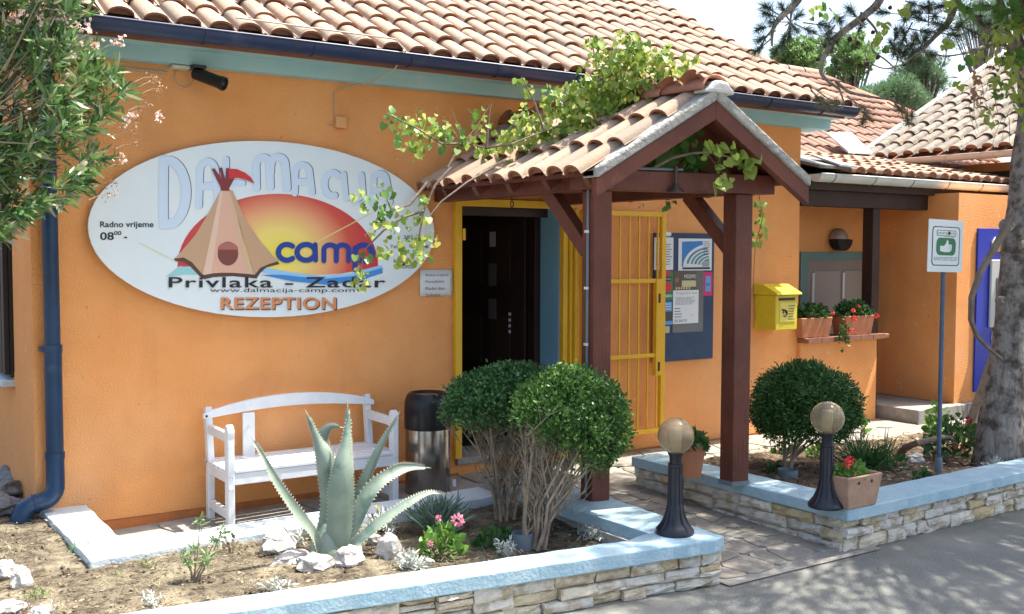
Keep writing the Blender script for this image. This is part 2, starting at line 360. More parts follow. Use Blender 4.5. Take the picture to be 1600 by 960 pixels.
# garden soil sheets (height fields)
def soil(name, inside, x0, x1, y0, y1, st, z, mt, amp=.02):
    nx = int((x1-x0)/st); ny = int((y1-y0)/st); idx = {}; V = []; Fq = []
    for i in range(nx+1):
        for j in range(ny+1):
            x = x0+i*st; y = y0+j*st
            h = amp*(noise.noise(Vector((x*3, y*3, 1)))+.6*noise.noise(Vector((x*9, y*9, 4)))+.35*noise.noise(Vector((x*24, y*24, 7))))
            idx[i, j] = len(V); V.append((x, y, z(x, y)+h))
    for i in range(nx):
        for j in range(ny):
            if inside(x0+(i+.5)*st, y0+(j+.5)*st): Fq.append((idx[i, j], idx[i+1, j], idx[i+1, j+1], idx[i, j+1]))
    o = put(name, npmesh(name, V, Fq, mt, True)); return tag(o, kind='structure')
fl = lambda x: -2.85-(x-3.487)*.118          # front wall line (cap middle) of the left bed
inL = lambda x, y: ((x < 3.95 and fl(x) < y < -1.2) or (x < 1.32 and fl(x) < y < 6)) and not (x > 1.16 and y > -.02)
zL = lambda x, y: .15+.03*max(0, min(1, (1.2-x)/.6))+.02*math.sin(x*2+y)
soil('soil_bed_left', inL, -2.5, 3.98, -2.9, 5, .03, zL, M_soil)
inR = lambda x, y: 5.3 < x < 12 and -2.86 < y < -1.0
soil('soil_bed_right', inR, 5.28, 12, -2.9, -.95, .03, lambda x, y: .15+.03*math.sin(x*1.3), M_soil2, .03)
# loose litter on the beds: straw, twigs, dry leaves (uncountable)
def litter(n, inside, zf, x0, x1, y0, y1, size, name, mt, shape, lift=.006):
    P = []
    while len(P) < n:
        x = random.uniform(x0, x1); y = random.uniform(y0, y1)
        if inside(x, y) and noise.noise(Vector((x*2.2, y*2.2, 9))) > -.25+random.uniform(-.3, .3): P.append((x, y, zf(x, y)+lift+random.random()*.012))
    d = rng.normal(size=(n, 3)); d[:, 2] *= .22
    up = np.tile([0, 0, 1.0], (n, 1))
    return cloud(name, [scatter(shape, P, d, rng.uniform(size*.5, size*1.4, n), up, .35)], mt, kind='stuff')
litter(1900, inL, zL, .2, 3.9, -2.9, .9, .026, 'dry_leaf_litter', L_dry, sh_diamond(.45))
litter(7000, inL, zL, .2, 3.9, -2.9, .9, .05, 'straw_litter', L_dry, sh_diamond(.07))
litter(2200, inR, lambda x, y: .155+.03*math.sin(x*1.3), 5.3, 10, -2.8, -1, .045, 'dry_leaf_litter', L_dry, sh_diamond(.5))
litter(260, lambda x, y: True, lambda x, y: pz(x, y), 4.0, 6.5, -3.4, -.2, .02, 'dry_leaf_litter', L_dry, sh_diamond(.5), .02)

cl_ = MB(); random.seed(3)
for k in range(900):
    x = random.uniform(.3, 3.9); y = random.uniform(-2.8, .6)
    if not inL(x, y): continue
    r_ = random.uniform(.005, .016); c_ = Vector((x, y, zL(x, y)+r_*.3))
    o6 = [c_+Vector(v)*r_*random.uniform(.6, 1.2) for v in ((1,0,0),(0,1,0),(-1,0,0),(0,-1,0),(0,0,.8),(0,0,-.8))]
    cl_.add(o6, [(0,1,4),(1,2,4),(2,3,4),(3,0,4),(1,0,5),(2,1,5),(3,2,5),(0,3,5)])
tag(cl_.build('soil_clods', M_soil), kind='stuff')

# =================================================================== LOW STONE WALLS
def ledge_stones(parent, a, b, z0, z1, courses, seed, out, lens=(.1, .3), th=.09, gap=.006):
    random.seed(seed); a = Vector((a[0], a[1], 0)); b = Vector((b[0], b[1], 0)); d = (b-a); Lg = d.length; d.normalize()
    o = Vector((out[0], out[1], 0)).normalized(); hs = [random.uniform(.8, 1.25) for _ in range(courses)]; t = sum(hs); z = z0
    for h in hs:
        hh = (z1-z0)*h/t; s = -random.uniform(0, .0)
        while s < Lg-.005:
            ln = random.uniform(*lens)
            if Lg-s-ln < lens[0]: ln = Lg-s
            p = random.uniform(.0, .035)
            zz0 = z+gap/2; zz1 = z+hh-gap/2
            if random.random() < .25 and hh > .06 and ln < .2: parts_ = [(zz0, (zz0+zz1)/2-gap/2), ((zz0+zz1)/2+gap/2, zz1)]
            else: parts_ = [(zz0, zz1)]
            for q0, q1 in parts_:
                mb = MB(); nu, nv = max(2, int(ln/.06)), 3; grid = []
                sk = random.uniform(-.006, .006)
                for j in range(nv+1):
                    for i in range(nu+1):
                        uu = s+gap/2+(ln-gap)*i/nu; vv = q0+(q1-q0)*j/nv
                        edge = (i in (0, nu)) or (j in (0, nv))
                        dep = p-(.012 if edge else -.003)+random.uniform(-.009, .009)
                        if i in (0, nu): uu += random.uniform(-.004, .004)
                        if j in (0, nv): vv += random.uniform(-.003, .003)+sk*(i/nu-.5)
                        grid.append(a+d*uu+o*dep+Vector((0, 0, vv)))
                nf = len(grid); back = [a+d*(s+gap/2+(ln-gap)*i)-o*th+Vector((0, 0, q0+(q1-q0)*j)) for j in (0, 1) for i in (0, 1)]
                fs = [(j*(nu+1)+i, j*(nu+1)+i+1, (j+1)*(nu+1)+i+1, (j+1)*(nu+1)+i) for j in range(nv) for i in range(nu)]
                bl, br, tl, tr = nf, nf+1, nf+2, nf+3
                fs.append(tuple([bl]+[i for i in range(nu, -1, -1)][::-1][::1]+[br])[::-1])
                fs.append(tuple([tl]+[nv*(nu+1)+i for i in range(nu+1)]+[tr]))
                fs.append(tuple([bl, tl]+[j*(nu+1) for j in range(nv, -1, -1)]))
                fs.append(tuple([br]+[j*(nu+1)+nu for j in range(nv+1)]+[tr]))
                mb.add(grid+back, fs); mb.build('stone', M_wstone, parent)
            s += ln
        z += hh
def cap_slab(name, poly, z0, z1, mt, parent, seed=1, bev=.008):
    """irregular cap: outline subdivided and nudged"""
    random.seed(seed); pts = []
    for i in range(len(poly)):
        a = Vector(poly[i]); b = Vector(poly[(i+1) % len(poly)]); n = max(1, int((b-a).length/.09))
        for k in range(n):
            p = a.lerp(b, k/n)
            if k: p += Vector((random.uniform(-.006, .006), random.uniform(-.006, .006)))
            pts.append((p.x, p.y, z0))
    mb = MB().prism(pts, (0, 0, z1-z0)); o = mb.build(name, mt, parent, bevel=bev); return o

pl = thing('planter_wall', (3.9, -2.9, 0), 'low ledge stone planter wall with pale blue cap, left of the paved path, agave bed behind it', 'planter wall')
FA = (0.2, -2.46); FB = (4.135, -2.945)
mb = MB().prism([(.2,-2.43,0),(4.08,-2.90,0),(4.08,-2.76,0),(.2,-2.26,0)], (0,0,.19)); mb.prism([(3.88,-2.75,0),(4.08,-2.78,0),(4.08,-1.0,0),(3.88,-1.0,0)], (0,0,.19))
mb.build('wall_core', M_mortar, pl)
ledge_stones(pl, FA, FB, 0, .187, 3, 11, (-.12, -1), lens=(.11, .3))
ledge_stones(pl, (4.14, -2.95), (4.16, -1.02), 0, .187, 3, 12, (1, 0), lens=(.12, .3))
cap_slab('wall_cap', [(.2,-2.485),(4.06,-2.985),(4.155,-2.96),(4.2,-2.0),(4.18,-1.0),(3.86,-1.0),(3.83,-2.1),(3.845,-2.68),(3.66,-2.73),(.2,-2.3)], .19, .268, M_cap, pl, 4)
mb = MB().prism([(3.8,-2.1,.1),(3.855,-2.1,.1),(3.865,-2.66,.1),(3.81,-2.66,.1)], (0,0,.1)); mb.build('inner_edge', M_mortar, pl)
kb = thing('garden_kerb', (1.2, -1.3, 0), 'flat white painted concrete kerb edging the bed between the bench and the agave', 'kerb')
cap_slab('kerb_slab', [(1.18,.0),(1.195,-.3),(1.2,-1.3),(3.83,-1.24),(3.83,-.95),(1.44,-1.0),(1.455,-.005)], 0, .2, M_kerb, kb, 6, .006)

pr_ = thing('planter_wall', (5.2, -2.9, 0), 'low ledge stone planter wall with pale blue cap, right of the paved path, carrying the canopy post', 'planter wall')
mb = MB().prism([(5.24,-1.08,0),(5.24,-2.88,0),(11,-2.84,0),(11,-2.66,0),(5.42,-2.7,0),(5.42,-1.08,0)], (0,0,.2)); mb.build('wall_core', M_mortar, pr_)
ledge_stones(pr_, (5.17, -1.04), (5.19, -2.93), 0, .205, 3, 21, (-1, 0), lens=(.14, .34))
ledge_stones(pr_, (5.19, -2.945), (9.2, -2.87), 0, .205, 3, 22, (0, -1), lens=(.1, .28))
ledge_stones(pr_, (5.17, -1.04), (5.42, -1.03), 0, .205, 3, 23, (0, 1), lens=(.1, .2))
cap_slab('wall_cap', [(5.14,-1.02),(5.15,-2.0),(5.16,-2.99),(5.25,-3.0),(9.2,-2.92),(11,-2.9),(11,-2.62),(9.2,-2.64),(5.46,-2.7),(5.44,-1.9),(5.4,-1.02)], .208, .282, M_cap, pr_, 9)

# =================================================================== RECEPTION HOUSE
house = thing('reception_house', (1.16, 0, 0), 'orange reception building with clay tiled roof, dark blue gutter and open dark doorway', 'building')
DX0, DX1, DZ0, DZ1, REV = 4.235, 5.215, .2, 2.2, .28     # doorway
XR = 8.15
mb = MB()
mb.box((1.16,0,.08),(DX0,.3,3.05)); mb.box((DX1,0,.08),(XR,.3,3.05)); mb.box((DX0,.001,DZ1),(DX1,.299,3.05)); mb.box((DX0,.002,0),(DX1,.3,DZ0-.02))
mb.box((1.16,.3,.08),(1.4,.70,3.0)); mb.box((1.16,.70,.08),(1.4,1.9,1.0)); mb.box((1.16,1.9,.08),(1.4,8,3.0)); mb.box((1.16,.7,2.25),(1.4,1.9,3.0))
mb.box((XR-.25,.3,.08),(XR,6,3.0))
mb.build('wall', M_orange, house)
mb = MB(); mb.box((1.166,.006,-.1),(DX0-.01,.28,.078)); mb.box((DX1+.01,.006,-.1),(XR-.002,.28,.078)); mb.box((1.166,.28,-.1),(1.4,8,.078)); mb.build('plinth', M_plinth, house)
mb = MB(); mb.box((DX0-.03,-.04,.15),(DX1+.06,.4,.2)); mb.build('doorstep', M_conc, house, bevel=.006)
# room behind the doorway
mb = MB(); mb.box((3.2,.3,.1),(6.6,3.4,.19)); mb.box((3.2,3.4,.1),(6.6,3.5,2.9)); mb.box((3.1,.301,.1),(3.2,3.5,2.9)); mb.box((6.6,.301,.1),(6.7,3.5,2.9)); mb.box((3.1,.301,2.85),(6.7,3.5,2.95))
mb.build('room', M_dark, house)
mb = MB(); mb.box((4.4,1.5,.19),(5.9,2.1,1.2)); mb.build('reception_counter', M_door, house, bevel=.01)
fr = MB(); fr.box((DX0+.001,.16,DZ0),(DX0+.05,.25,DZ1-.05)); fr.box((DX1-.07,REV-.02,DZ0),(DX1-.002,.36,DZ1-.05)); fr.box((DX0+.001,.16,DZ1-.09),(DX1-.002,.25,DZ1-.002))
fr.build('door_frame', M_door, house, bevel=.004)
rv = MB(); rv.box((DX1-.012,.0025,DZ0),(DX1-.0015,REV-.02,DZ1-.001)); rv.build('painted_reveal', mat('blue_reveal', (.16,.34,.46), .8), house)
# open door leaf, swung inwards from the right jamb
dl = thing  # placeholder keeps helper name short
leaf = MB(); A = Vector((DX1-.08,.37,0)); Bv = Vector((DX1-.30,1.22,0)); leaf.beam(A+Vector((0,0,1.19)), Bv+Vector((0,0,1.19)), .045, 1.94)
door = leaf.build('door', M_door, house, bevel=.004)
dd = (Bv-A).normalized(); dn = Vector((-dd.y*-1, 0, 0)); nn = Vector((-abs(dd.y), -abs(dd.x)*1, 0)).normalized()
nn = Vector((dd.y, -dd.x, 0)); nn = nn if nn.x < 0 else -nn
def on_door(s, z, w, h, t, nm, mt, off=.024):
    c = A+dd*s+Vector((0,0,z))+nn*(off+t/2); b_ = MB().beam(c-dd*w/2, c+dd*w/2, t, h); return b_.build(nm, mt, door)
for k, (s, z) in enumerate([(.28,1.8),(.62,1.8),(.28,1.05),(.62,1.05),(.28,.5),(.62,.5)]): on_door(s, z, .24, .5 if k < 2 else .42, .012, 'door_panel', mat('door_panel_brown', (.035,.02,.014), .4))
on_door(.36, 1.93, .07, .13, .004, 'picture_card', mat('card_white', (.4,.36,.33), .6), .038)
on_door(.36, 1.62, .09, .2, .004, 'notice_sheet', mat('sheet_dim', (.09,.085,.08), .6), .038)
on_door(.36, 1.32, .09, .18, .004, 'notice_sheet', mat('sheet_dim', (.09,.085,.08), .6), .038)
for i in range(4): on_door(.16, 1.28-.05*i, .018, .026, .012, 'lock_button', M_silver, .03)
on_door(.8, 1.1, .02, .2, .012, 'door_handle', M_silver, .03)
# eave: teal soffit board
mb = MB(); mb.prism([(1.05,-.012,3.035),(1.05,-.10,3.035),(1.05,-.11,3.128),(1.05,-.385,3.128),(1.05,-.385,3.15),(1.05,.2,3.15),(1.05,.2,3.035)], (7.41,0,0)); mb.build('eave_board', M_teal, house)
# gutter: half-round with rolled lip, brackets, seams
def half_gutter(x0, x1, y, z, r, mt, parent, nm='gutter', ax='x', cap=True, th=.004, br=None, brm=None, brst=1.0):
    mb = MB(); n = 12; k = 2
    for xx in (x0, x1):
        for rr in (r, r-th):
            for j in range(n+1):
                a = math.pi+math.pi*j/n; p = (xx, y+rr*math.cos(a), z+rr*math.sin(a)) if ax == 'x' else (y+rr*math.cos(a), xx, z+rr*math.sin(a))
                mb.v.append(p)
    q = n+1
    for j in range(n):
        mb.f.append((j, j+1, 2*q+j+1, 2*q+j)); mb.m.append(0); mb.f.append((q+j, 3*q+j, 3*q+j+1, q+j+1)); mb.m.append(0)
    for e in (0, 2*q):
        if cap: mb.f.append(tuple(e+j for j in range(q))); mb.m.append(0)
    lip = [(x0, y-r, z), (x1, y-r, z)] if ax == 'x' else [(y-r, x0, z), (y-r, x1, z)]
    mb.tube(lip, .008, 6)
    g = mb.build(nm, mt, parent, smooth=True)
    s = x0+brst*.35
    while s < x1:
        b = MB(); pts = []
        for j in range(9):
            a = math.pi+math.pi*j/8; rr = r+.003
            pts.append((s, y+rr*math.cos(a), z+rr*math.sin(a)) if ax == 'x' else (y+rr*math.cos(a), s, z+rr*math.sin(a)))
        b.tube(pts, .0055, 5); b.build('gutter_bracket', brm or mt, g); s += brst
    return g
gut = half_gutter(1.12, 8.34, -.475, 3.185, .075, M_navy, house, brst=.72)
# roof
AL = R(28.2)
rp = MB(); ta = math.tan(AL)
rp.prism([(1.0,-.40,3.155),(1.0,4.2,3.155+4.6*ta),(1.0,4.2,3.10+4.6*ta),(1.0,-.40,3.10)], (7.3,0,0)); rp.prism([(1.0,4.2,3.155+4.6*ta),(1.0,8.8,3.155),(1.0,8.8,3.1),(1.0,4.2,3.1+4.6*ta)], (7.3,0,0))
roof = rp.build('roof', M_tilecut, house)
def tile_mesh(name, mats, w=.2, r=.08, L=.41, hgt=.056, th=.015, taper=.84, n=8):
    mb = MB(); prof = []
    def ring(y, k, lift):
        P = [(-w/2, y, lift), (-r*1.12*k, y, lift-.004)]
        for i in range(n+1):
            a = math.pi-math.pi*i/n; P.append((r*k*math.cos(a), y, lift+hgt*k*math.sin(a)**.9 if 0 < i < n else lift))
        P += [(r*1.12*k, y, lift-.004), (w/2, y, lift)]; return P
    a = ring(0, 1, 0); b = ring(L, taper, 0); q = len(a); lo = [(x*.97, y+.002, z-th if abs(z) > .01 else z-th*.6) for x, y, z in a]
    mb.v = a+b+lo; mb.f = [(i, i+1, q+i+1, q+i) for i in range(q-1)]; mb.m = [0]*(q-1)
    mb.f += [(2*q+i, 2*q+i+1, i+1, i) for i in range(q-1)]; mb.m += [1]*(q-1)
    mb.f += [(2*q+i, 2*q+i+1, q+i+1, q+i)[::-1] for i in range(q-1)]; mb.m += [1]*(q-1)
    pl_ = [(x*.93, .03, z*.93) for x, y, z in a[2:-2]]; k0 = len(mb.v); mb.v += pl_+[((pl_[3][0]+pl_[5][0])/2, .03, (pl_[3][2]+pl_[5][2])/2)]; mb.f += [(k0,k0+1,k0+7,k0+8),(k0+1,k0+2,k0+6,k0+7),(k0+2,k0+3,k0+5,k0+6),(k0+3,k0+4,k0+5,k0+9)]; mb.m += [1]*4
    me = mb.mesh(name, mats, True); me.set_sharp_from_angle(angle=R(50)); return me
TM = tile_mesh('roof_tile', [M_tile, M_tilecut]); TMo = tile_mesh('roof_tile_old', [M_tileo, M_tilecut]); TMd = tile_mesh('roof_tile_dark', [M_tiled, M_tilecut])
def lay_tiles(me, org, ax, ay, ncol, nrow, parent, pitch=.2, expo=.345, keep=None, limit=300, tilt=.045, sheary=None, minw=0):
    """org: eave start; ax: unit vector along the eave; ay: unit vector up the slope"""
    org = Vector(org); ax = Vector(ax).normalized(); ay = Vector(ay).normalized(); n = ax.cross(ay)
    if n.z < 0: n = -n; flip = True
    Rm = Matrix((ax if ax.cross(ay).z > 0 else -ax, ay, n)).transposed(); base = Rm.to_quaternion()
    L = []
    for r in range(nrow):
        for c in range(ncol):
            p = org+ax*(pitch*(c+.5))+ay*(expo*r)+n*.02
            if sheary: p += ax*sheary(r)
            if keep and not keep(p): continue
            u, v = PX(p+n*.05); vis = -40 < u < 1640 and -25 < v < 990; d = (p-Vector(CAM)).length
            L.append((0 if vis else 1, d, p, r, c))
    L.sort(key=lambda t: t[:2]); rest = []
    for k, (iv, d, p, r, c) in enumerate(L):
        q = base @ Matrix.Rotation(tilt*-1+random.uniform(-.008, .008), 3, 'X').to_quaternion() @ Matrix.Rotation(random.uniform(-.035, .035), 3, 'Z').to_quaternion()
        pp = p+n*(.006+random.uniform(-.004, .006))+ay*random.uniform(-.02, .02)+ax*random.uniform(-.006, .006)
        if k < limit and iv == 0: put('roof_tile', me, parent, pp, q)
        else: rest.append((pp, q))
    if rest:
        V0 = np.array([v.co[:] for v in me.vertices]); V = []; Fq = []; MI = []; F0 = [tuple(p.vertices) for p in me.polygons]; M0 = [p.material_index for p in me.polygons]
        for i, (pp, q) in enumerate(rest):
            M3 = np.array(q.to_matrix()); V.append(V0@M3.T+np.array(pp)); Fq += [tuple(a+i*len(V0) for a in f) for f in F0]; MI += M0
        o = put('further_roof_tiles', npmesh('further_roof_tiles', np.concatenate(V), Fq, [m for m in me.materials], True, MI), parent); o['kind'] = 'stuff'
lay_tiles(TM, (1.3,-.49,3.185), (1,0,0), (0,math.cos(AL),math.sin(AL)), 35, 12, roof, keep=lambda p: not (PX(p)[1] < -60 and p.y > 0))
# verge tiles at the right edge
mb = MB(); mb.tube([(8.33,-.42,3.2),(8.33,4.2,3.2+4.62*ta)], .05, 8); mb.build('verge_mortar', M_mortar, roof)
# downpipe
dp = MB(); px, py = 1.262, -.075
dp.tube([(px-.006,py,3.12),(px-.003,py,2.0),(px,py,1.2)], .047, 16); dp.tube([(px,py,1.22),(px,py,.55)], .052, 16)
pipe = dp.build('downpipe', M_pipe, house, smooth=True)
MB().tube([(px,py,1.24),(px,py,1.19)], .056, 16).build('pipe_collar', M_pipe, pipe, smooth=True); MB().tube([(px,py,.57),(px,py,.53)], .059, 16).build('pipe_collar', M_pipe, pipe, smooth=True)
e0 = Vector((px,py,.55)); pts = [e0, Vector((px,py,.37))]
for i in range(1, 8): a = R(90*i/7); pts.append(Vector((px-.085*(1-math.cos(a)), py-.01, .37-.1*math.sin(a))))
pts += [Vector((px-.12,py-.015,.262)), Vector((px-.15,py-.02,.255)), Vector((px-.185,py-.025,.235)), Vector((px-.205,py-.03,.2)), Vector((px-.21,py-.03,.13))]
MB().tube([pts[-5]+Vector((.012,0,.002)), pts[-5]-Vector((.012,0,.002))], .061, 16).build('pipe_collar', M_pipe, pipe, smooth=True)
MB().tube(pts, [.055]*(len(pts)-3)+[.058,.06,.062], 16).build('pipe_elbow', M_pipe, pipe, smooth=True)
MB().box((px-.075,py-.01,1.2),(px-.045,py+.06,1.225)).build('pipe_bracket', M_navy, pipe)
# side window with dark shutter in the left wall
w = MB(); w.box((1.14,.72,.96),(1.165,1.88,2.24)); win = w.build('window', M_shut, house)
for k in range(9):
    MB().box((1.105,.74+.125*k,.98),(1.139,.74+.125*k+.1,2.22)).build('shutter_slat', M_shut, win, bevel=.004)
MB().box((1.08,.70,.9),(1.17,1.9,.945)).build('window_sill', M_kerb, win, bevel=.005)

# =================================================================== SIDE WING WITH PORCH
wing = thing('porch_wing', (8.15, 0, 0), 'orange side wing with open porch, low tiled roof and pale half-round gutter', 'building')
mb = MB(); mb.box((8.153,-.04,.07),(9.34,.14,.925)); mb.box((8.2,.6,.21),(10.28,.75,2.42)); mb.box((10.18,-.4,.212),(14.5,.6,2.46)); mb.build('wall', M_orange, wing)
MB().box((8.155,-.062,-.05),(9.42,.139,.068)).build('plinth', M_plinth, wing, bevel=.006)
mb = MB(); mb.box((8.16,.141,-.05),(10.5,.9,.208)); mb.box((9.425,-.5,-.05),(14.5,.14,.209)); mb.build('porch_floor', M_conc, wing, bevel=.008)
mb = MB(); mb.box((8.155,-.13,.927),(9.43,.2,.975)); sill = mb.build('parapet_sill', M_sill, wing, bevel=.01)
x = 8.16
while x < 9.3: MB().box((x,-.137,.93),(x+.19,-.131,.978)).build('sill_tile', M_sill, sill); x += .2
MB().box((9.29,.0,.21),(9.41,.13,2.285)).build('porch_post', M_darkwood, wing, bevel=.005)
mb = MB(); mb.box((8.155,-.03,2.285),(10.68,.12,2.44)); mb.box((8.155,-.11,2.44),(14,-.02,2.56)); mb.build('porch_beam', M_darkwood, wing, bevel=.005)
half_gutter(8.17, 13.5, -.17, 2.585, .075, M_galv, wing, brst=.62, brm=mat('gutter_bracket_grey', (.2,.2,.2), .5))
A2 = R(11.5); rp = MB().prism([(8.2,-.12,2.575),(8.2,1.95,2.575+2.07*math.tan(A2)),(8.2,1.95,2.52+2.07*math.tan(A2)),(8.2,-.12,2.52)], (6,0,0))
r2 = rp.build('porch_roof', M_darkwood, wing)
lay_tiles(TM, (8.5,-.2,2.6), (1,0,0), (0,math.cos(A2),math.sin(A2)), 26, 6, r2, limit=120)
mb = MB(); mb.prism([(8.17,-.22,2.64),(8.62,-.24,2.64),(8.62,.6,2.86),(8.17,.7,2.87)], (0,0,.03)); mb.build('lead_flashing', M_leadd, r2)
mb = MB(); mb.prism([(8.4,-.27,2.665),(8.66,-.28,2.655),(8.66,.1,2.77),(8.42,.1,2.79)], (0,0,.02)); mb.build('white_flashing', M_lead, r2)
# window in the porch back wall
wn = MB(); wn.box((8.86,.58,.9),(8.98,.62,1.83)); wn.box((10.06,.58,.9),(10.18,.62,1.83)); wn.box((8.98,.581,1.74),(10.06,.62,1.829)); wn = wn.build('window', mat('teal_frame', (.15,.24,.22), .7), wing, bevel=.004)
MB().box((8.98,.59,.9),(10.06,.615,1.74)).build('shutter_board', M_beige, wn)
for xa, xb in ((9.07,9.5),(9.57,10.0)):
    MB().box((xa,.575,.9),(xb,.589,1.62)).build('shutter_panel', mat('beige_panel_light', (.36,.3,.25), .7), wn, bevel=.004)
    MB().box((xa-.03,.57,.9),(xa,.588,1.6)).build('panel_trim', mat('pale_trim', (.7,.68,.64), .6), wn)
# blue cash machine front
at = thing('cash_machine', (10.6, -.4, .2), 'royal blue cash machine front with grey screen surround, partly behind the pine trunk', 'cash machine')
def WA(u, v, y=-.41): return W(u, v, y=y)
a0 = WA(1527, 357); a1 = WA(1527, 612)
MB().box((a0.x,-.405,a1.z),(12.1,-.425,a0.z)).build('panel', M_atm, at, bevel=.004)
p0 = WA(1544, 406); p1 = WA(1543, 512); mb = MB(); mb.box((p0.x,-.426,p1.z),(p0.x+.75,-.455,p0.z)); mc = mb.build('machine_front', M_silver, at, bevel=.012)
MB().box((p0.x+.09,-.456,p1.z+.12),(p0.x+.66,-.462,p0.z-.2)).build('screen', mat('atm_screen', (.12,.16,.15), .15), mc)
MB().box((p0.x+.22,-.456,p0.z-.15),(p0.x+.42,-.463,p0.z-.06)).build('display', M_black, mc); MB().box((p0.x+.09,-.456,p1.z+.04),(p0.x+.3,-.462,p1.z+.1)).build('card_slot', M_black, mc)
for vz, hh in ((379, .1), (520, .1)):
    q = WA(1547, vz); MB().box((q.x,-.426,q.z-hh),(q.x+.8,-.431,q.z+.02)).build('logo_strip', mat('amber_print', (.7,.35,.02), .5), at)
    mb = MB()
    for (rr, off) in ((.12, 0), (.075, .01)):
        mb.tube([(q.x+.12+rr*math.cos(t), -.434, q.z-.06+off+rr*math.sin(t)) for t in np.linspace(-.3, 3.6, 14)], .011, 5)
    mb.build('logo_mark', mat('white_print', (.75,.77,.8), .5), at)

# right-hand building (eave along the view side)
rb = thing('tiled_building', (11.7, 0, 0), 'neighbouring building on the right with big weathered tiled roof and pinkish gutter', 'building')
EX, EZ = 11.62, 3.0; A3 = R(27)
mb = MB(); mb.box((12.1,-4,2.4),(18,1.9,2.92)); mb.build('wall', M_orange, rb)
MB().box((11.9,-4,2.7),(12.09,1.95,2.8)).build('eave_beam', M_darkwood, rb)
cA, sA = math.cos(A3), math.sin(A3)
mb = MB().prism([(EX+.05,1.95,EZ),(EX+4.4,1.95,EZ+4.35*math.tan(A3)),(EX+4.4,1.95,EZ+4.35*math.tan(A3)-.06),(EX+.05,1.95,EZ-.06)], (0,-6.5,0)); r3 = mb.build('roof', M_tilecut, rb)
half_gutter(-4.5, 1.8, EX-.04, EZ+.0, .07, M_pinkg, rb, ax='y', brst=.62)
lay_tiles(TMo, (EX-.03,1.98,EZ+.04), (0,-1,0), (cA,0,sA), 30, 12, r3, pitch=.215, limit=300)
MB().tube([(EX,2.03,EZ+.07),(EX+4.4,2.03,EZ+.07+4.4*math.tan(A3))], .07, 8).build('verge_mortar', M_mortar, r3)
# back building
bb = thing('rear_building', (10, 2.4, 0), 'rear building with dark reddish tiled roof seen between the two bigger roofs', 'building')
MB().box((8.5,2.6,1.5),(15.3,6,2.95)).build('wall', M_orange, bb)
mb = MB().prism([(8.45,2.2,2.98),(8.45,5.87,2.98+3.67*ta),(8.45,5.87,2.9+3.67*ta),(8.45,2.2,2.9)], (6.4,0,0)); mb.prism([(14.85,2.2,2.98),(14.85,5.87,2.98+3.67*ta),(16.2,5.87,2.98+3.67*ta),(17.0,4.0,3.98),(15.8,2.2,2.98)], (0,0,-.06)); r4 = mb.build('roof', M_tilecut, bb)
lay_tiles(TMd, (8.6,2.15,3.03), (1,0,0), (0,math.cos(AL),math.sin(AL)), 40, 12, r4, pitch=.2, limit=300, keep=lambda p: p.x < 15.7)
for k in range(10): MB().tube([(11.2+.42*k,5.9,5.04),(11.2+.42*k+.4,5.9,5.05)], [.11,.095], 10).build('ridge_tile', M_tile, r4, smooth=True)
mb = MB().prism([(11.2,1.85,3.1),(11.62,1.8,3.1),(11.72,2.0,3.2),(11.95,2.4,3.44),(11.45,2.4,3.4)], (0,0,.03)); mb.build('valley_flashing', mat('white_flash', (.75,.77,.8), .4), r4)

# =================================================================== ENTRANCE CANOPY
TH = R(-11.5); KX = Vector((math.cos(TH), math.sin(TH), 0)); KC = Vector((4.033, -1.944, 0))
def K(xp, d, z=0): return KC+KX*xp+Vector((0, d, z))
can = thing('entrance_canopy', (4.6, -1.9, 0), 'red-brown timber entrance canopy with small tiled gable roof overgrown by vine', 'canopy')
def foot(xa, xb, da, db, z): return [K(xa, da, z), K(xb, da, z), K(xb, db, z), K(xa, db, z)]
MB().prism(foot(0,.125,0,.12,.262), (0,0,1.94)).build('post', M_redwood, can, bevel=.006)
MB().prism(foot(1.037,1.165,0,.12,.284), (0,0,1.92)).build('post', M_redwood, can, bevel=.006)
MB().prism(foot(1.033,1.169,-.004,.124,.278), (0,0,.03)).build('post_shoe', M_grey, can)
MB().prism(foot(-.1,1.31,-.03,.1,2.205), (0,0,.125)).build('front_beam', M_redwood, can, bevel=.006)
for xa in (-.02, 1.05):
    a = K(xa, .1); b = Vector((a.x, -.0, 0)); MB().prism([(a.x,a.y,2.2),(a.x+.1,a.y,2.2),(a.x+.1,-.003,2.2),(a.x,-.003,2.2)], (0,0,.12)).build('side_beam', M_redwood, can, bevel=.005)
    q = K(xa+.07, .12)
    MB().beam((q.x,q.y,1.83),(q.x,q.y+.42,2.22),.085,.095,up=(0,0,1)).build('brace', M_redwood, can, bevel=.005)
APX, ELX, ERX = .66, -.16, 1.37; VD = -.25; ZA, ZE = 2.775, 2.275
def bargeboard(xe, ze):
    A_ = K(APX, VD); E_ = K(xe, VD); A_.z = ZA-.075; E_.z = ze-.075
    b = MB(); w_ = Vector((0,0,.056)); nrm = Vector((0,.05,0))
    b.prism([A_-w_*1.05, A_+w_, E_+w_, E_-w_], nrm); b.build('barge_board', M_redwood, can, bevel=.004)
    b = MB(); b.prism([A_+w_+Vector((0,-.02,.003)), A_+w_+Vector((0,-.02,.078)), E_+w_+Vector((0,-.02,.066)), E_+w_+Vector((0,-.02,.003))], (0,.16,0)); b.build('verge_mortar', M_mortar, can, bevel=.012)
bargeboard(ELX, ZE); bargeboard(ERX, ZE-.01)
MB().prism([K(APX-.1,VD-.03,ZA+.03),K(APX-.02,VD-.03,ZA+.105),K(APX+.06,VD-.03,ZA+.1),K(APX+.13,VD-.03,ZA+.02)], (0,.14,0)).build('ridge_mortar', mat('pale_cement', (.6,.6,.56), .9, bump=.6, bscale=30), can, bevel=.02)
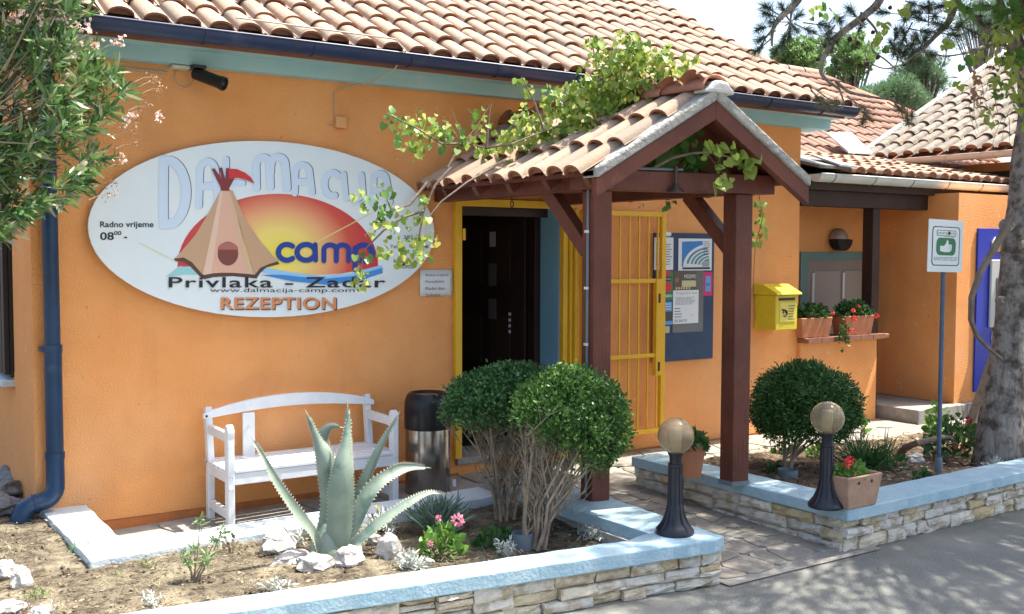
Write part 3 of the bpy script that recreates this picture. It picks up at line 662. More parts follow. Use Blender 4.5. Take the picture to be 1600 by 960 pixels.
ap = K(APX, 0); RX = ap.x; frontY = lambda x: K((x-KC.x)/KX.x, VD).y
def plane_roof(x_e, z_e, nm):
    ax_ = ap.x; p = [(ax_,frontY(ax_)+.03,ZA+.0),(x_e,frontY(x_e)+.03,z_e+.0),(x_e,-.002,z_e+.0),(ax_,-.002,ZA+.0)]
    return MB().prism(p, (0,0,.03)).build(nm, M_redwood, can)
XE_L = K(ELX, 0).x; XE_R = K(ERX, 0).x
rl = plane_roof(XE_L, ZE, 'roof_boarding'); rr = plane_roof(XE_R, ZE-.01, 'roof_boarding')
for (xe, ze, par, sgn) in ((XE_L, ZE, rl, 1), (XE_R, ZE-.01, rr, -1)):
    up = Vector((RX-xe, 0, ZA-ze)); Ls = up.length; up.normalize(); ax_ = Vector((0, 1, 0))
    ncol = 11
    org = Vector((xe, 0, ze+.03))-up*.06
    org.y = frontY(xe)+.03
    lay_tiles(TM, org, (0,1,0), up, ncol, 3, par, pitch=.205, expo=.335, tilt=.06, sheary=lambda r, xe=xe, up=up: frontY(xe+up.x*.335*r)-frontY(xe), keep=lambda p: p.y < -.08)
    # rafters under the boarding
    for k in range(5):
        y = -.35-.42*k; xs = K(APX, 0).x; MB().beam((xe+.03*sgn, y, ze-.03), (RX, y, ZA-.03), .05, .07).build('rafter', M_redwood, can)
for k in range(6):
    y0 = frontY(RX)-.0+.4*k; mb = MB(); n = 10
    for j, (yy, rr_, zz) in enumerate(((y0, .095, .0), (y0+.03, .086, .0), (y0+.46, .074, .008))):
        for i in range(n+1):
            a = math.pi*i/n; mb.v.append((RX+rr_*math.cos(a)*1.1, min(yy, -.02), ZA+.045+zz+rr_*math.sin(a)*.9))
    for j in range(2):
        for i in range(n): mb.f.append((j*(n+1)+i, j*(n+1)+i+1, (j+1)*(n+1)+i+1, (j+1)*(n+1)+i)); mb.m.append(0)
    o = mb.build('ridge_tile', M_ridge, can, smooth=True); s = o.modifiers.new('thick', 'SOLIDIFY'); s.thickness = .014
# cable, clips and hanging bell lamp on the canopy
mb = MB(); c0 = K(-.008, .05, .3); c1 = K(-.008, .05, 2.3); c1.z = 2.31; c0.z = .3; mb.tube([c0, c1, K(.1,-.035,2.34), K(.6,-.035,2.345)], .009, 6); cb = mb.build('cable', M_grey, can)
for z in (.55,.9,1.25,1.6,1.95,2.25): q = K(-.012, .05, z); MB().box((q.x-.012,q.y-.014,z-.008),(q.x+.004,q.y+.014,z+.008)).build('cable_clip', M_white, cb)
q = K(.53, -.06, 0); mb = MB(); mb.tube([(q.x,q.y,2.36),(q.x,q.y,2.25)], .012, 8); mb.lathe((q.x,q.y,2.2), [(.055,0),(.05,.012),(.022,.035),(.014,.06)], 14); mb.build('small_bell', mat('old_bell', (.1,.07,.06), .5, metal=.6), can, smooth=True)
mb = MB()
for u in (744, 818): q = W(u, 306, y=-1.0); mb.tube([(4.06, q.y+.0, 2.2), (4.06, q.y, 2.17)], .004, 5); mb.tube([(4.06, q.y+.02*math.cos(t), 2.15+.02*math.sin(t)) for t in np.linspace(0, 6, 9)], .004, 5)
mb.build('hook', M_iron, can)

# =================================================================== PRINT HELPERS
def text_mesh(s, mt, bold=0, name='lettering', spacing=1.0):
    c = bpy.data.curves.new(name, 'FONT'); c.body = s; c.size = 1; c.offset = bold; c.resolution_u = 4; c.space_character = spacing
    o = bpy.data.objects.new('tmp', c); COL.objects.link(o); dg = bpy.context.evaluated_depsgraph_get()
    me = bpy.data.meshes.new_from_object(o.evaluated_get(dg)); bpy.data.objects.remove(o); me.name = name
    me.materials.clear(); me.materials.append(mt); return me
def fit_text(s, x0, z0, x1, z1, place, mt, parent, bold=0, name='lettering', slant=0, spacing=1.0):
    """place(x, z) -> world point; text fills the box"""
    me = text_mesh(s, mt, bold, name, spacing); co = np.array([v.co[:] for v in me.vertices])
    if len(co) == 0: return
    mn = co.min(0); mx = co.max(0)
    for v in me.vertices:
        a = (v.co.x-mn[0])/(mx[0]-mn[0]); b = (v.co.y-mn[1])/(mx[1]-mn[1]); v.co = place(x0+(x1-x0)*a, z0+(z1-z0)*b+slant*a)
    return put(name, me, parent)
def print_poly(pts, place, mt, parent, name):
    mb = MB(); mb.add([place(*p) for p in pts], [tuple(range(len(pts)))]); return mb.build(name, mt, parent)
def flat(y): return lambda x, z: Vector((x, y, z))
INK = mat('black_ink', (.02, .02, .022), .5); WHT = mat('white_paper', (.7, .72, .72), .6)

# =================================================================== OVAL SIGN
sg = thing('oval_sign', (2.75, -.03, 1.93), 'large white oval camp sign with tepee and sunset print on the orange wall', 'sign')
SY = -.062
def S(cx, cy, k=0): p = W(120+cx/2.667, 200+cy/2.667, y=SY-.0012*k); return p
NS = 72
def signc(t): return (757+712*math.cos(t)+0*math.sin(t), 0)
cxL = W(137.5, 347, y=SY).x; cxR = W(678.5, 380, y=SY).x; SCX = (cxL+cxR)/2; SA = (cxR-cxL)/2
zt = W(400, 219.5, y=SY).z; zb = W(425, 496, y=SY).z; SCZ = (zt+zb)/2; SB = (zt-zb)/2
mb = MB(); mb.prism([(SCX+SA*math.cos(2*math.pi*i/NS), SY, SCZ+SB*math.sin(2*math.pi*i/NS)) for i in range(NS)], (0, .022, 0)); mb.build('sign_board', M_board, sg)
mb = MB()
for dx, dz in ((-.7,.0),(.7,0),(0,.35),(0,-.35)): mb.box((SCX+dx-.03,-.041,SCZ+dz-.03),(SCX+dx+.03,.001,SCZ+dz+.03))
mb.build('sign_spacer', M_grey, sg)
def SP(pts, mt, name, k): return print_poly([(p[0], p[1]) for p in pts], lambda a, b: S(a, b, k), mt, sg, name)
def ST(s, x0, y0, x1, y1, mt, k, bold=0, name='lettering', dy=0, spacing=1.0):
    return fit_text(s, x0, y1, x1, y0, lambda a, b: S(a, b, k), mt, sg, bold, name, slant=dy, spacing=spacing)
# sunset gradient print
def gradmat():
    m = bpy.data.materials.new('sunset_print'); m.use_nodes = True; N = m.node_tree.nodes; L = m.node_tree.links; b = N['Principled BSDF']; b.inputs['Roughness'].default_value = .4
    tc = N.new('ShaderNodeTexCoord'); mp = N.new('ShaderNodeMapping'); c = S(850, 520); e = S(1250, 520)
    rad = (e-c).length; mp.inputs['Location'].default_value = (-c.x/rad, 0, -c.z/rad/.78); mp.inputs['Scale'].default_value = (1/rad, 0, 1/rad/.78)
    L.new(tc.outputs['Object'], mp.inputs[0]); ln = N.new('ShaderNodeVectorMath'); ln.operation = 'LENGTH'; L.new(mp.outputs[0], ln.inputs[0])
    cr = N.new('ShaderNodeValToRGB'); L.new(ln.outputs['Value'], cr.inputs[0]); E_ = cr.color_ramp.elements
    while len(E_) < 5: E_.new(.5)
    for q, (p, col) in zip(E_, [(0, (.85,.72,.06)), (.28, (.85,.66,.18)), (.52, (.78,.34,.16)), (.72, (.62,.08,.05)), (1, (.55,.02,.05))]): q.position = p; q.color = (*col, 1)
    L.new(cr.outputs[0], b.inputs['Base Color']); return m
arc = [(838-418*math.cos(math.pi*i/32), 575-300*math.sin(math.pi*i/32)) for i in range(33)]
SP(arc+[(1200,590),(1100,608),(980,614),(860,604),(770,585),(650,570),(420,580)], gradmat(), 'sunset_print', 1)
blu = mat('blue_print', (.05,.25,.6), .4); lb = mat('light_blue_print', (.3,.58,.85), .4); tl = mat('teal_print', (.3,.62,.62), .4)
SP([(765,580),(900,603),(1020,618),(1150,606),(1270,572),(1278,590),(1180,620),(1050,640),(900,628),(765,600)], lb, 'wave_print', 2)
SP([(850,612),(1020,630),(1150,618),(1272,584),(1276,605),(1180,636),(1050,655),(900,640),(765,612)], blu, 'wave_print', 3)
SP([(372,620),(430,575),(500,590),(520,612),(440,612)], tl, 'wave_print', 2)
LB = mat('pale_blue_letter', (.6,.71,.82), .4); YL = mat('yellow_line', (.68,.72,.25), .4)
def stroke(lines_, w, mt, k, name, dx=0, dy=0, parent=None):
    mb = MB(); c_ = 0
    for L_ in lines_:
        for i in range(len(L_)-1):
            a_ = Vector(L_[i]); b_ = Vector(L_[i+1]); d = b_-a_
            if d.length < 1e-6: continue
            d.normalize(); n_ = Vector((-d.y, d.x))*w/2; c_ += 1
            mb.add([S(p.x+dx, p.y+dy, k+.035*c_) for p in (a_-n_, b_-n_, b_+n_, a_+n_)], [(0,1,2,3)])
        for p in L_: c_ += 1; mb.add([S(p[0]+dx+w/2*math.cos(6.2832*j/12), p[1]+dy+w/2*math.sin(6.2832*j/12), k+.035*c_) for j in range(12)], [tuple(range(12))])
    return mb.build(name, mt, sg)
def arc_(cx, cy, rx, ry, a0, a1, n=12): return [(cx+rx*math.cos(math.radians(a0+(a1-a0)*i/n)), cy-ry*math.sin(math.radians(a0+(a1-a0)*i/n))) for i in range(n+1)]
LET = [('D', 34, [[(362,136),(360,270),(360,400)], [(362,138)]+arc_(378,270,78,134,80,-75,12)+[(362,404)]]),
       ('A', 24, [[(508,325),(512,200)]+arc_(545,185,33,45,160,20,8)+[(584,230),(586,300)], [(520,245),(578,240)]]),
       ('L', 22, [[(622,132),(620,228),(690,232)]]),
       ('M', 27, [[(748,250),(746,160)]+arc_(775,150,28,26,170,10,6)+[(804,200),(806,246)], [(806,190)]+arc_(838,150,30,28,165,10,6)+[(872,190),(876,252)]]),
       ('A', 22, [[(908,272),(910,190)]+arc_(940,185,30,30,165,15,7)+[(974,220),(980,270)], [(918,225),(972,226)]]),
       ('C', 22, [arc_(1066,235,34,48,45,285,14)]),
       ('I', 18, [[(1112,192),(1122,298)]]),
       ('J', 20, [[(1186,196),(1192,270)]+arc_(1168,285,24,26,0,-170,8)]),
       ('A', 22, [[(1232,318),(1236,225)]+arc_(1262,215,27,24,165,15,7)+[(1296,250),(1304,310)], [(1244,262),(1292,262)]])]
for k_, (ch, w_, LL) in enumerate(LET):
    w_ += 6
    stroke(LL, w_, INK, 1.0, 'dalmacija_outline', 3, -1); stroke(LL, w_, LB, 2.0, 'dalmacija_letter')
for pts in ([(780,590),(1310,310),(1312,313),(782,594)], [(260,478),(420,560),(420,563),(260,481)]): SP(pts, YL, 'thin_line', 1.5)
# tepee print
T1 = mat('tan_print', (.55,.34,.2), .4); T2 = mat('peach_print', (.72,.42,.3), .4); T3 = mat('sand_print', (.66,.44,.28), .4); DR = mat('dark_red_print', (.22,.03,.035), .4); BR = mat('brown_rim', (.1,.05,.035), .4); FL = mat('flag_red', (.6,.03,.03), .4); T4 = mat('pale_peach_print', (.75,.52,.38), .4)
L1 = [(598,262),(560,340),(500,440),(410,545),(470,555),(528,625)]; 
SP([(404,545),(440,535),(480,560),(530,612),(525,632),(470,575),(440,556),(412,556)], BR, 'tepee_rim', 3)
SP([(520,612),(570,600),(650,598),(740,612),(748,628),(650,618),(570,622),(530,632)], BR, 'tepee_rim', 3)
SP([(740,614),(765,580),(800,568),(838,556),(845,568),(790,582),(765,605),(748,630)], BR, 'tepee_rim', 3)
SP([(598,262),(552,350),(495,445),(410,545),(445,540),(480,560),(525,612)], T1, 'tepee_panel', 4)
SP([(598,262),(525,614),(570,606),(600,604),(622,262)], T4, 'tepee_panel', 4.25)
SP([(610,262),(560,607),(600,604),(650,604),(712,609),(640,262)], T2, 'tepee_panel', 4.5)
SP([(626,262),(706,608),(740,612),(700,500),(642,262)], T3, 'tepee_panel', 5)
SP([(636,262),(742,612),(765,583),(800,568),(838,556),(770,480),(700,380),(650,262)], T1, 'tepee_panel', 5.2)
SP([(630+43*math.cos(2*math.pi*i/28), 524+50*math.sin(2*math.pi*i/28)) for i in range(28)], mat('door_print', (.2,.055,.045), .4), 'tepee_door', 6)
SP([(630+43*math.cos(2*math.pi*i/28), 508+32*math.sin(2*math.pi*i/28)) for i in range(14, 29)], mat('door_print_light', (.42,.14,.11), .4), 'tepee_door_top', 6.5)
for q in ([(562,172),(574,168),(618,232),(640,262),(606,262)], [(594,166),(606,166),(626,240),(612,240)], [(640,195),(658,210),(630,262),(604,262),(612,232)], [(622,168),(638,168),(632,240),(618,240)]): SP(q, DR, 'tepee_pole', 5.8+q[0][0]*.0016)
SP([(632,170),(668,172),(700,186),(725,205),(742,232),(700,214),(670,208),(634,212)], FL, 'flag_print', 7)
CB = mat('camp_blue', (.015,.05,.3), .4)
stroke([arc_(876,519,36,33,50,310,16)], 22, CB, 6, 'camp_lettering')
stroke([arc_(956,519,38,33,0,360,20)], 22, CB, 6, 'camp_lettering'); stroke([[(994,487),(996,552)]], 20, CB, 6, 'camp_lettering')
stroke([[(1030,554),(1030,510)]+arc_(1056,508,26,20,180,0,8)+[(1082,554)]], 21, CB, 6, 'camp_lettering'); stroke([[(1082,510)]+arc_(1108,508,26,20,180,0,8)+[(1134,554)]], 21, CB, 6, 'camp_lettering')
stroke([arc_(1196,521,36,33,0,360,20)], 22, CB, 6, 'camp_lettering'); stroke([[(1161,500),(1160,592)]], 21, CB, 6, 'camp_lettering')
ST('Privlaka - Zadar', 383, 622, 1287, 666, INK, 6.5, .012, 'privlaka_zadar_lettering', spacing=1.1)
ST('www.dalmacija-camp.com', 555, 668, 1158, 690, INK, 6.5, 0, 'web_address_lettering')
ST('REZEPTION', 603, 709, 1085, 760, INK, 5, .022, 'rezeption_shadow', spacing=1.08); ST('REZEPTION', 600, 706, 1081, 756, mat('rezeption_orange', (.66,.25,.1), .4), 6, .022, 'rezeption_lettering', spacing=1.08)
ST('Radno vrijeme', 97, 390, 320, 422, INK, 2, .02, 'opening_hours_lettering'); ST('08', 97, 435, 155, 468, INK, 2, .02, 'opening_hours_lettering'); ST('00', 155, 430, 186, 447, INK, 2, .02, 'opening_hours_lettering'); ST('-', 197, 454, 210, 460, INK, 2, 0, 'opening_hours_lettering')
ST('+ 385 23', 1335, 448, 1440, 462, INK, 2, 0, 'phone_lettering'); ST('88', 1434, 470, 1454, 484, INK, 2, .02, 'phone_lettering'); ST('Tel', 1306, 488, 1335, 502, INK, 2, 0, 'phone_lettering'); ST('540', 1442, 488, 1466, 502, INK, 2, .02, 'phone_lettering')
SP([(1352,575),(1362,556),(1370,568),(1378,552),(1392,575)], INK, 'small_emblem', 2); ST('CAMPING', 1340, 577, 1405, 587, INK, 2, 0, 'emblem_lettering')

# paper notice left of the door
nb = thing('paper_notice', (4.03, -.01, 1.5), 'wrinkled white laminated notice fixed left of the doorway', 'notice')
def wrect(x0, z0, x1, z1, y, t, name, mt, parent, nx=1, wob=0):
    mb = MB(); 
    if nx == 1: return mb.box((x0, y, z0), (x1, y-t, z1)).build(name, mt, parent)
    for j in range(4):
        for i in range(nx+1): mb.v.append((x0+(x1-x0)*i/nx, y-wob*(1+noise.noise(Vector((i*.9, j*.8, x0)))), z0+(z1-z0)*j/3))
    for j in range(3):
        for i in range(nx): mb.f.append((j*(nx+1)+i, j*(nx+1)+i+1, (j+1)*(nx+1)+i+1, (j+1)*(nx+1)+i)); mb.m.append(0)
    o = mb.build(name, mt, parent, smooth=True); s = o.modifiers.new('thick', 'SOLIDIFY'); s.thickness = .002; return o
p0 = W(657, 422, y=-.02); p1 = W(710, 462, y=-.02)
wrect(p0.x, p1.z, p1.x-.012, p0.z, -.006, .003, 'notice_sheet', WHT, nb, 8, .01)
def lines(x0, z1, x1, z0, n, y, parent, mt=INK, fill=.75, h=.3):
    mb = MB(); dz = (z1-z0)/n; random.seed(int(x0*997))
    for i in range(n):
        z = z1-dz*(i+.5); x = x0; xe = x0+(x1-x0)*random.uniform(fill, 1)
        while x < xe:
            wd_ = random.uniform(.04, .13)*(x1-x0); mb.add([(x,y,z-dz*h/2),(min(x+wd_,xe),y,z-dz*h/2),(min(x+wd_,xe),y,z+dz*h/2),(x,y,z+dz*h/2)], [(0,1,2,3)]); x += wd_+.025*(x1-x0)
    return mb.build('print_lines', mt, parent)
for k, (s, ww) in enumerate((('Radno vrijeme', .8), ('Ponedjeljak', .66), ('Radni dan', .66), ('Sobota', .5))):
    z = p0.z-.035-.05*k; fit_text(s, p0.x+.04, z-.018, p0.x+.04+.25*ww, z+.004, flat(-.03), INK, nb, 0, 'notice_lettering')

# navy notice board and its sheets
bo = thing('notice_board', (6.6, -.02, 1.3), 'navy notice board with map, menu sheet and stickers behind the yellow gate', 'notice board')
b0 = W(1021, 362, y=-.03); b1 = W(1114, 560, y=-.03); BX0, BX1, BZ0, BZ1 = 6.24, b1.x, b1.z+.0, b0.z-.01
MB().box((BX0,-.002,BZ0),(BX1,-.028,BZ1)).build('board', M_blueb, bo, bevel=.003)
def NB(cx, cy): p = W(1020+cx/4.17, 350+cy/4.17, y=-.03); return p
def sheet(c0, c1, y, mt, name='paper_sheet'):
    a = NB(*c0); b = NB(*c1); MB().box((a.x, y, b.z), (b.x, y-.002, a.z)).build(name, mt, bo); return a.x, b.z, b.x, a.z
s_ = sheet((10,88),(132,300), -.029, WHT); lines(s_[0]+.02, s_[3]-.05, s_[2]-.01, s_[1]+.04, 9, -.0325, bo)
s_ = sheet((168,95),(382,303), -.029, WHT, 'map_poster'); X0, Z0, X1, Z1 = s_; w_, h_ = X1-X0, Z1-Z0
mp = lambda a, b: Vector((X0+a*w_, -.0318-mp.k, Z0+b*h_)); mp.k = 0
mapb = mat('map_blue', (.03,.2,.5), .5); mapg = mat('map_green', (.1,.3,.32), .5)
print_poly([(.1,.12),(.1,.9),(.72,.93),(.72,.12)], mp, mapb, bo, 'map_print')
mp.k = .0004; print_poly([(.12,.12)]+[(.98-.84*math.cos(t), .12+.72*math.sin(t)) for t in np.linspace(0, 1.5, 14)]+[(.93,.12)], mp, WHT, bo, 'map_print')
for kk, r0 in enumerate((.72,.6,.49,.38,.27)):
    mp.k = .0008; aa = np.linspace(.12, 1.45, 12); print_poly([(.95-r0*math.cos(t), .15+r0*.82*math.sin(t)) for t in aa]+[(.95-(r0-.07)*math.cos(t), .15+(r0-.07)*.82*math.sin(t)) for t in aa[::-1]], mp, mapg if kk % 2 else mat('map_teal', (.07,.22,.3), .5), bo, 'map_print')
mp.k = .0012; print_poly([(.12,.04),(.12,.1),(.95,.1),(.95,.04)], mp, INK, bo, 'map_print'); print_poly([(.72,.12),(.72,.3),(.93,.3),(.93,.12)], mp, mat('map_grey', (.3,.36,.38), .5), bo, 'map_print'); lines(X0+.74*w_, Z1-.02, X0+.96*w_, Z0+.5*h_, 7, -.0335, bo)
s_ = sheet((133,308),(326,700), -.029, mat('plastic_sleeve', (.07,.085,.1), .15, spec=.8), 'plastic_sleeve')
s_ = sheet((136,306),(284,430), -.0315, mat('menu_dark', (.09,.07,.05), .4), 'menu_card'); a_ = s_
fit_text('MESSIMO', a_[0]+.45*(a_[2]-a_[0]), a_[3]-.07, a_[2]-.01, a_[3]-.035, flat(-.0345), WHT, bo)
wrect(a_[0]+.35*(a_[2]-a_[0]), a_[1]+.03, a_[2]-.01, a_[3]-.09, -.0338, .0006, 'menu_photo', mat('menu_cream', (.55,.5,.28), .5), bo)
for k in range(6): c = Vector((a_[0]+.03+.032*k, -.035, a_[1]+.018)); MB().lathe(c, [(.001,0),(.012,.0002),(.001,.0015)], 10, ax=(0,-1,0)).build('menu_dot', mat('egg_tan', (.6,.42,.25), .5), bo)
MB().lathe((a_[0]+.035,-.035,a_[1]+.09), [(.001,0),(.025,.0002),(.001,.0015)], 12, ax=(0,-1,0)).build('menu_dot', mat('meat_brown', (.3,.12,.06), .5), bo)
s_ = sheet((131,434),(294,645), -.032, WHT, 'info_sheet'); fit_text('Prigodni Ina', s_[0]+.04, s_[3]-.045, s_[2]-.02, s_[3]-.015, flat(-.0348), mat('grey_ink', (.3,.3,.32), .5), bo)
lines(s_[0]+.03, s_[3]-.06, s_[2]-.02, s_[1]+.17, 7, -.0348, bo); lines(s_[0]+.02, s_[1]+.15, s_[0]+.11, s_[1]+.05, 4, -.0348, bo); fit_text('021 840 731', s_[0]+.02, s_[1]+.015, s_[0]+.17, s_[1]+.04, flat(-.0348), INK, bo)
print_poly([(s_[2]-.075+.035*math.cos(t), s_[1]+.06+.03*abs(math.sin(t))-.01) for t in np.linspace(0, 2*math.pi, 12)[:-1]], flat(-.0348), mat('map_red', (.6,.12,.05), .5), bo, 'logo_print')
grn = mat('ad_green', (.02,.2,.08), .5)
s_ = sheet((76,308),(130,498), -.0292, grn, 'sticker'); 
a = NB(100,412); MB().lathe((a.x,-.0315,a.z), [(.001,0),(.045,.0004),(.001,.001)], 16, ax=(0,-1,0)).build('sticker_print', mat('ad_red', (.55,.03,.04), .5), bo)
a = NB(96,325); MB().lathe((a.x,-.0315,a.z), [(.001,0),(.03,.0004),(.001,.001)], 12, ax=(0,-1,0)).build('sticker_print', mat('ad_red', (.55,.03,.04), .5), bo)
a = NB(80,345); b = NB(118,372); wrect(a.x, b.z, b.x, a.z, -.032, .0008, 'sticker_print', INK, bo); fit_text('EXTRA', a.x+.01, b.z+.01, b.x-.005, a.z-.012, flat(-.0335), WHT, bo)
a = NB(82,478); b = NB(126,460); fit_text('LEDO', a.x, a.z, b.x, b.z, flat(-.033), WHT, bo, .03)
wrect(NB(78,0).x, NB(0,500).z, NB(130,0).x, NB(0,490).z, -.0292, .001, 'sticker_print', mat('ad_yellow', (.7,.55,.05), .5), bo)
s_ = sheet((78,508),(125,570), -.0292, mat('ad_blue', (.1,.3,.65), .5), 'sticker'); lines(s_[0]+.01, s_[3]-.01, s_[2]-.01, s_[1]+.01, 3, -.0325, bo, WHT, .9, .4)
s_ = sheet((78,572),(125,640), -.0292, mat('ad_dark', (.06,.06,.07), .5), 'sticker'); sheet((78,634),(125,656), -.0315, mat('ad_blue', (.1,.3,.65), .5), 'sticker')
s_ = sheet((78,668),(108,710), -.0292, mat('ad_pale', (.45,.45,.25), .5), 'sticker')
s_ = sheet((330,315),(386,468), -.0292, mat('ad_pink', (.6,.02,.12), .5), 'sticker'); sheet((342,342),(374,440), -.0315, mat('ad_sky', (.1,.35,.65), .5), 'sticker'); lines(s_[0]+.03, s_[3]-.1, s_[2]-.03, s_[1]+.09, 4, -.0345, bo, INK, .9, .4)

# =================================================================== YELLOW GATE
gt = thing('yellow_gate', (5.33, -.1, .2), 'yellow barred metal security gate folded open against the wall beside the door', 'gate')
GY = -.12; GX1 = 6.27; GZ0, GZ1 = .235, 2.17
fr = MB(); x0, x1 = DX0-.055, DX1+.12; z1 = 2.235
fr.box((x0,-.045,.2),(DX0+.005,.0-.002,z1-.06)); fr.box((x0,-.046,z1-.06),(x1,-.002,z1)); fr.box((DX1+.005,-.045,.2),(DX1+.055,-.002,z1-.06)); fr.box((DX1+.06,-.07,.2),(DX1+.085,-.002,z1-.06)); fr.box((DX1+.09,-.1,.2),(x1,-.002,z1-.06))
fr.build('door_surround', M_yellow, gt, bevel=.004)
for z in (.5, 1.95): MB().tube([(x0+.07,-.055,z-.04),(x0+.07,-.055,z+.05)], .013, 8).build('hinge_lug', M_yellow, gt)
gl = MB(); gx0 = DX1+.13
gl.box((gx0,GY-.018,GZ0),(gx0+.04,GY+.018,GZ1)); gl.box((GX1-.045,GY-.02,GZ0),(GX1,GY+.02,GZ1)); gl.box((gx0+.04,GY-.018,GZ0),(GX1-.045,GY+.018,GZ0+.042)); gl.box((gx0+.04,GY-.018,GZ1-.042),(GX1-.045,GY+.018,GZ1))
leaf_ = gl.build('gate_frame', M_yellow, gt, bevel=.003)
for z in (.905, 1.555): MB().box((gx0+.04,GY-.019,z),(GX1-.046,GY+.005,z+.035)).build('cross_bar', M_yellow, gt, bevel=.002)
for k in range(8): x = gx0+.04+(GX1-.12-gx0)*(k+.5)/7.5; MB().box((x-.007,GY-.006,GZ0+.04),(x+.007,GY+.008,GZ1-.04)).build('vertical_bar', M_yellow, gt)
lk = MB().box((GX1-.115,GY-.03,.74),(GX1-.05,GY+.02,1.59)).build('lock_box', M_yellow, gt, bevel=.003)
for z in (1.42, .82): MB().box((GX1-.09,GY-.034,z-.04),(GX1-.07,GY-.03,z+.04)).build('keyhole_plate', M_black, lk)
MB().tube([(GX1+.0,GY,1.98),(GX1+.06,GY,1.98)], .02, 8).build('stopper', M_white, gt)

# =================================================================== BENCH
bn = thing('garden_bench', (2.8, -.3, 0), 'white painted slatted wooden garden bench with curved top rail under the oval sign', 'bench')
bx0, bx1, yb, yf = 2.2, 3.42, -.06, -.54
def leg_profile(pts, x, w, nm='leg'):
    return MB().prism([(x, y, z) for y, z in pts], (w, 0, 0)).build(nm, M_white, bn, bevel=.006)
for x in (bx0, bx1-.045):
    leg_profile([(yb-.02,0),(yb-.075,0),(yb-.09,.4),(yb-.04,.78),(yb+.012,.77),(yb-.03,.4)], x, .045)
    fp = [(yf,0),(yf,.62),(yf-.006,.67),(yf+.01,.705),(yf+.035,.715),(yf+.06,.70),(yf+.07,.66),(yf+.068,.4),(yf+.07,0)]
    leg_profile(fp, x, .045)
    MB().prism([(x+.006,yf+.065,.6),(x+.006,yf+.065,.66),(x+.006,yb-.06,.665),(x+.006,yb-.075,.60)], (.032,0,0)).build('armrest', M_white, bn, bevel=.005)
    MB().box((x+.006,yf+.07,.1),(x+.038,yb-.075,.16)).build('side_stretcher', M_white, bn, bevel=.004)
    MB().box((x+.005,yf+.07,.335),(x+.04,yb-.08,.4)).build('side_rail', M_white, bn, bevel=.004)
    for z in (.375, .35):
        for dy in (.02, .05): MB().tube([(x-.003 if x == bx0 else x, yf-.0, z),(x, yf+dy*0-.004, z)], .004, 6)
    for dz in (.3, .38):
        for dxx in (.012, .033): MB().lathe((x+dxx, yf-.001, dz), [(.006,0),(.004,.003),(.001,.004)], 8, ax=(0,-1,0)).build('bolt_head', M_silver, bn)
for k in range(5):
    y = yf+.078+.083*k; MB().box((bx0+.0,y,.402),(bx1,y+.068,.424)).build('seat_slat', M_white, bn, bevel=.004)
MB().box((bx0+.045,yf+.005,.325),(bx1-.045,yf+.03,.4)).build('front_rail', M_white, bn, bevel=.004)
MB().box((bx0+.045,yf+.0,.402),(bx1-.045,yf+.07,.424)).build('seat_slat', M_white, bn, bevel=.004)
n = 20; top = []; bot = []
for i in range(n+1):
    t = i/n; x = bx0-.02+(bx1-bx0+.04)*t; top.append((x, yb-.035, .735+.095*math.sin(math.pi*t)**.75)); bot.append((x, yb-.035, .70+.045*math.sin(math.pi*t)))
mb = MB()
for i in range(n): mb.prism([bot[i], bot[i+1], top[i+1], top[i]], (0, -.028, 0))
bm = bmesh.new(); me = mb.mesh('tmp', M_white); bm.from_mesh(me); bmesh.ops.remove_doubles(bm, verts=bm.verts, dist=1e-4)
kill = [f for f in bm.faces if abs(f.normal.x) > .9 and not (f.calc_center_median().x < bx0 or f.calc_center_median().x > bx1)]
bmesh.ops.delete(bm, geom=kill, context='FACES'); bmesh.ops.recalc_face_normals(bm, faces=bm.faces); bm.to_mesh(me); bm.free(); me.name = 'top_rail'
o = put('top_rail', me, bn); b = o.modifiers.new('bevel', 'BEVEL'); b.width = .005; b.segments = 2; b.limit_method = 'ANGLE'
MB().lathe((bx0+.0, yb-.064, .72), [(.009,0),(.006,.003),(.001,.004)], 8, ax=(0,-1,0)).build('bolt_head', M_iron, bn)
MB().box((bx0+.25,yb-.06,.405),(bx0+.335,yb-.04,.72)).build('back_splat', M_white, bn, bevel=.004)

# =================================================================== BIN, MAT
bi = thing('waste_bin', (3.76, -.33, .03), 'tall polished steel waste bin with black swing lid beside the bench', 'bin')
c = (3.765, -.34, .03)
MB().lathe(c, [(.155,0),(.165,.02),(.165,.545),(.16,.56)], 32).build('steel_body', M_steel, bi, smooth=True)
MB().lathe(c, [(.167,.0),(.168,.035),(.16,.036)], 32).build('base_ring', M_black, bi, smooth=True)
MB().lathe((c[0],c[1],c[2]+.5), [(.168,.0),(.172,.02),(.172,.16),(.168,.2),(.155,.245),(.135,.262),(.12,.255),(.11,.235),(.0,.235)], 32).build('lid', M_black, bi, smooth=True)
MB().lathe((c[0],c[1],c[2]+.742), [(.10,0),(.098,.004),(.001,.006)], 24).build('swing_flap', M_steel, bi, smooth=True)
MB().box((3.905,-.47,.1),(3.93,-.455,.15)).build('small_label', M_white, bi)
dm = MB().box((4.33,-.62,.062),(4.95,-.22,.078)).build('door_mat', mat('rubber_mat', (.02,.02,.02), .9, bump=1, bscale=120), bevel=.004); tag(dm, 'black rubber door mat on the paving in front of the doorstep', 'door mat')

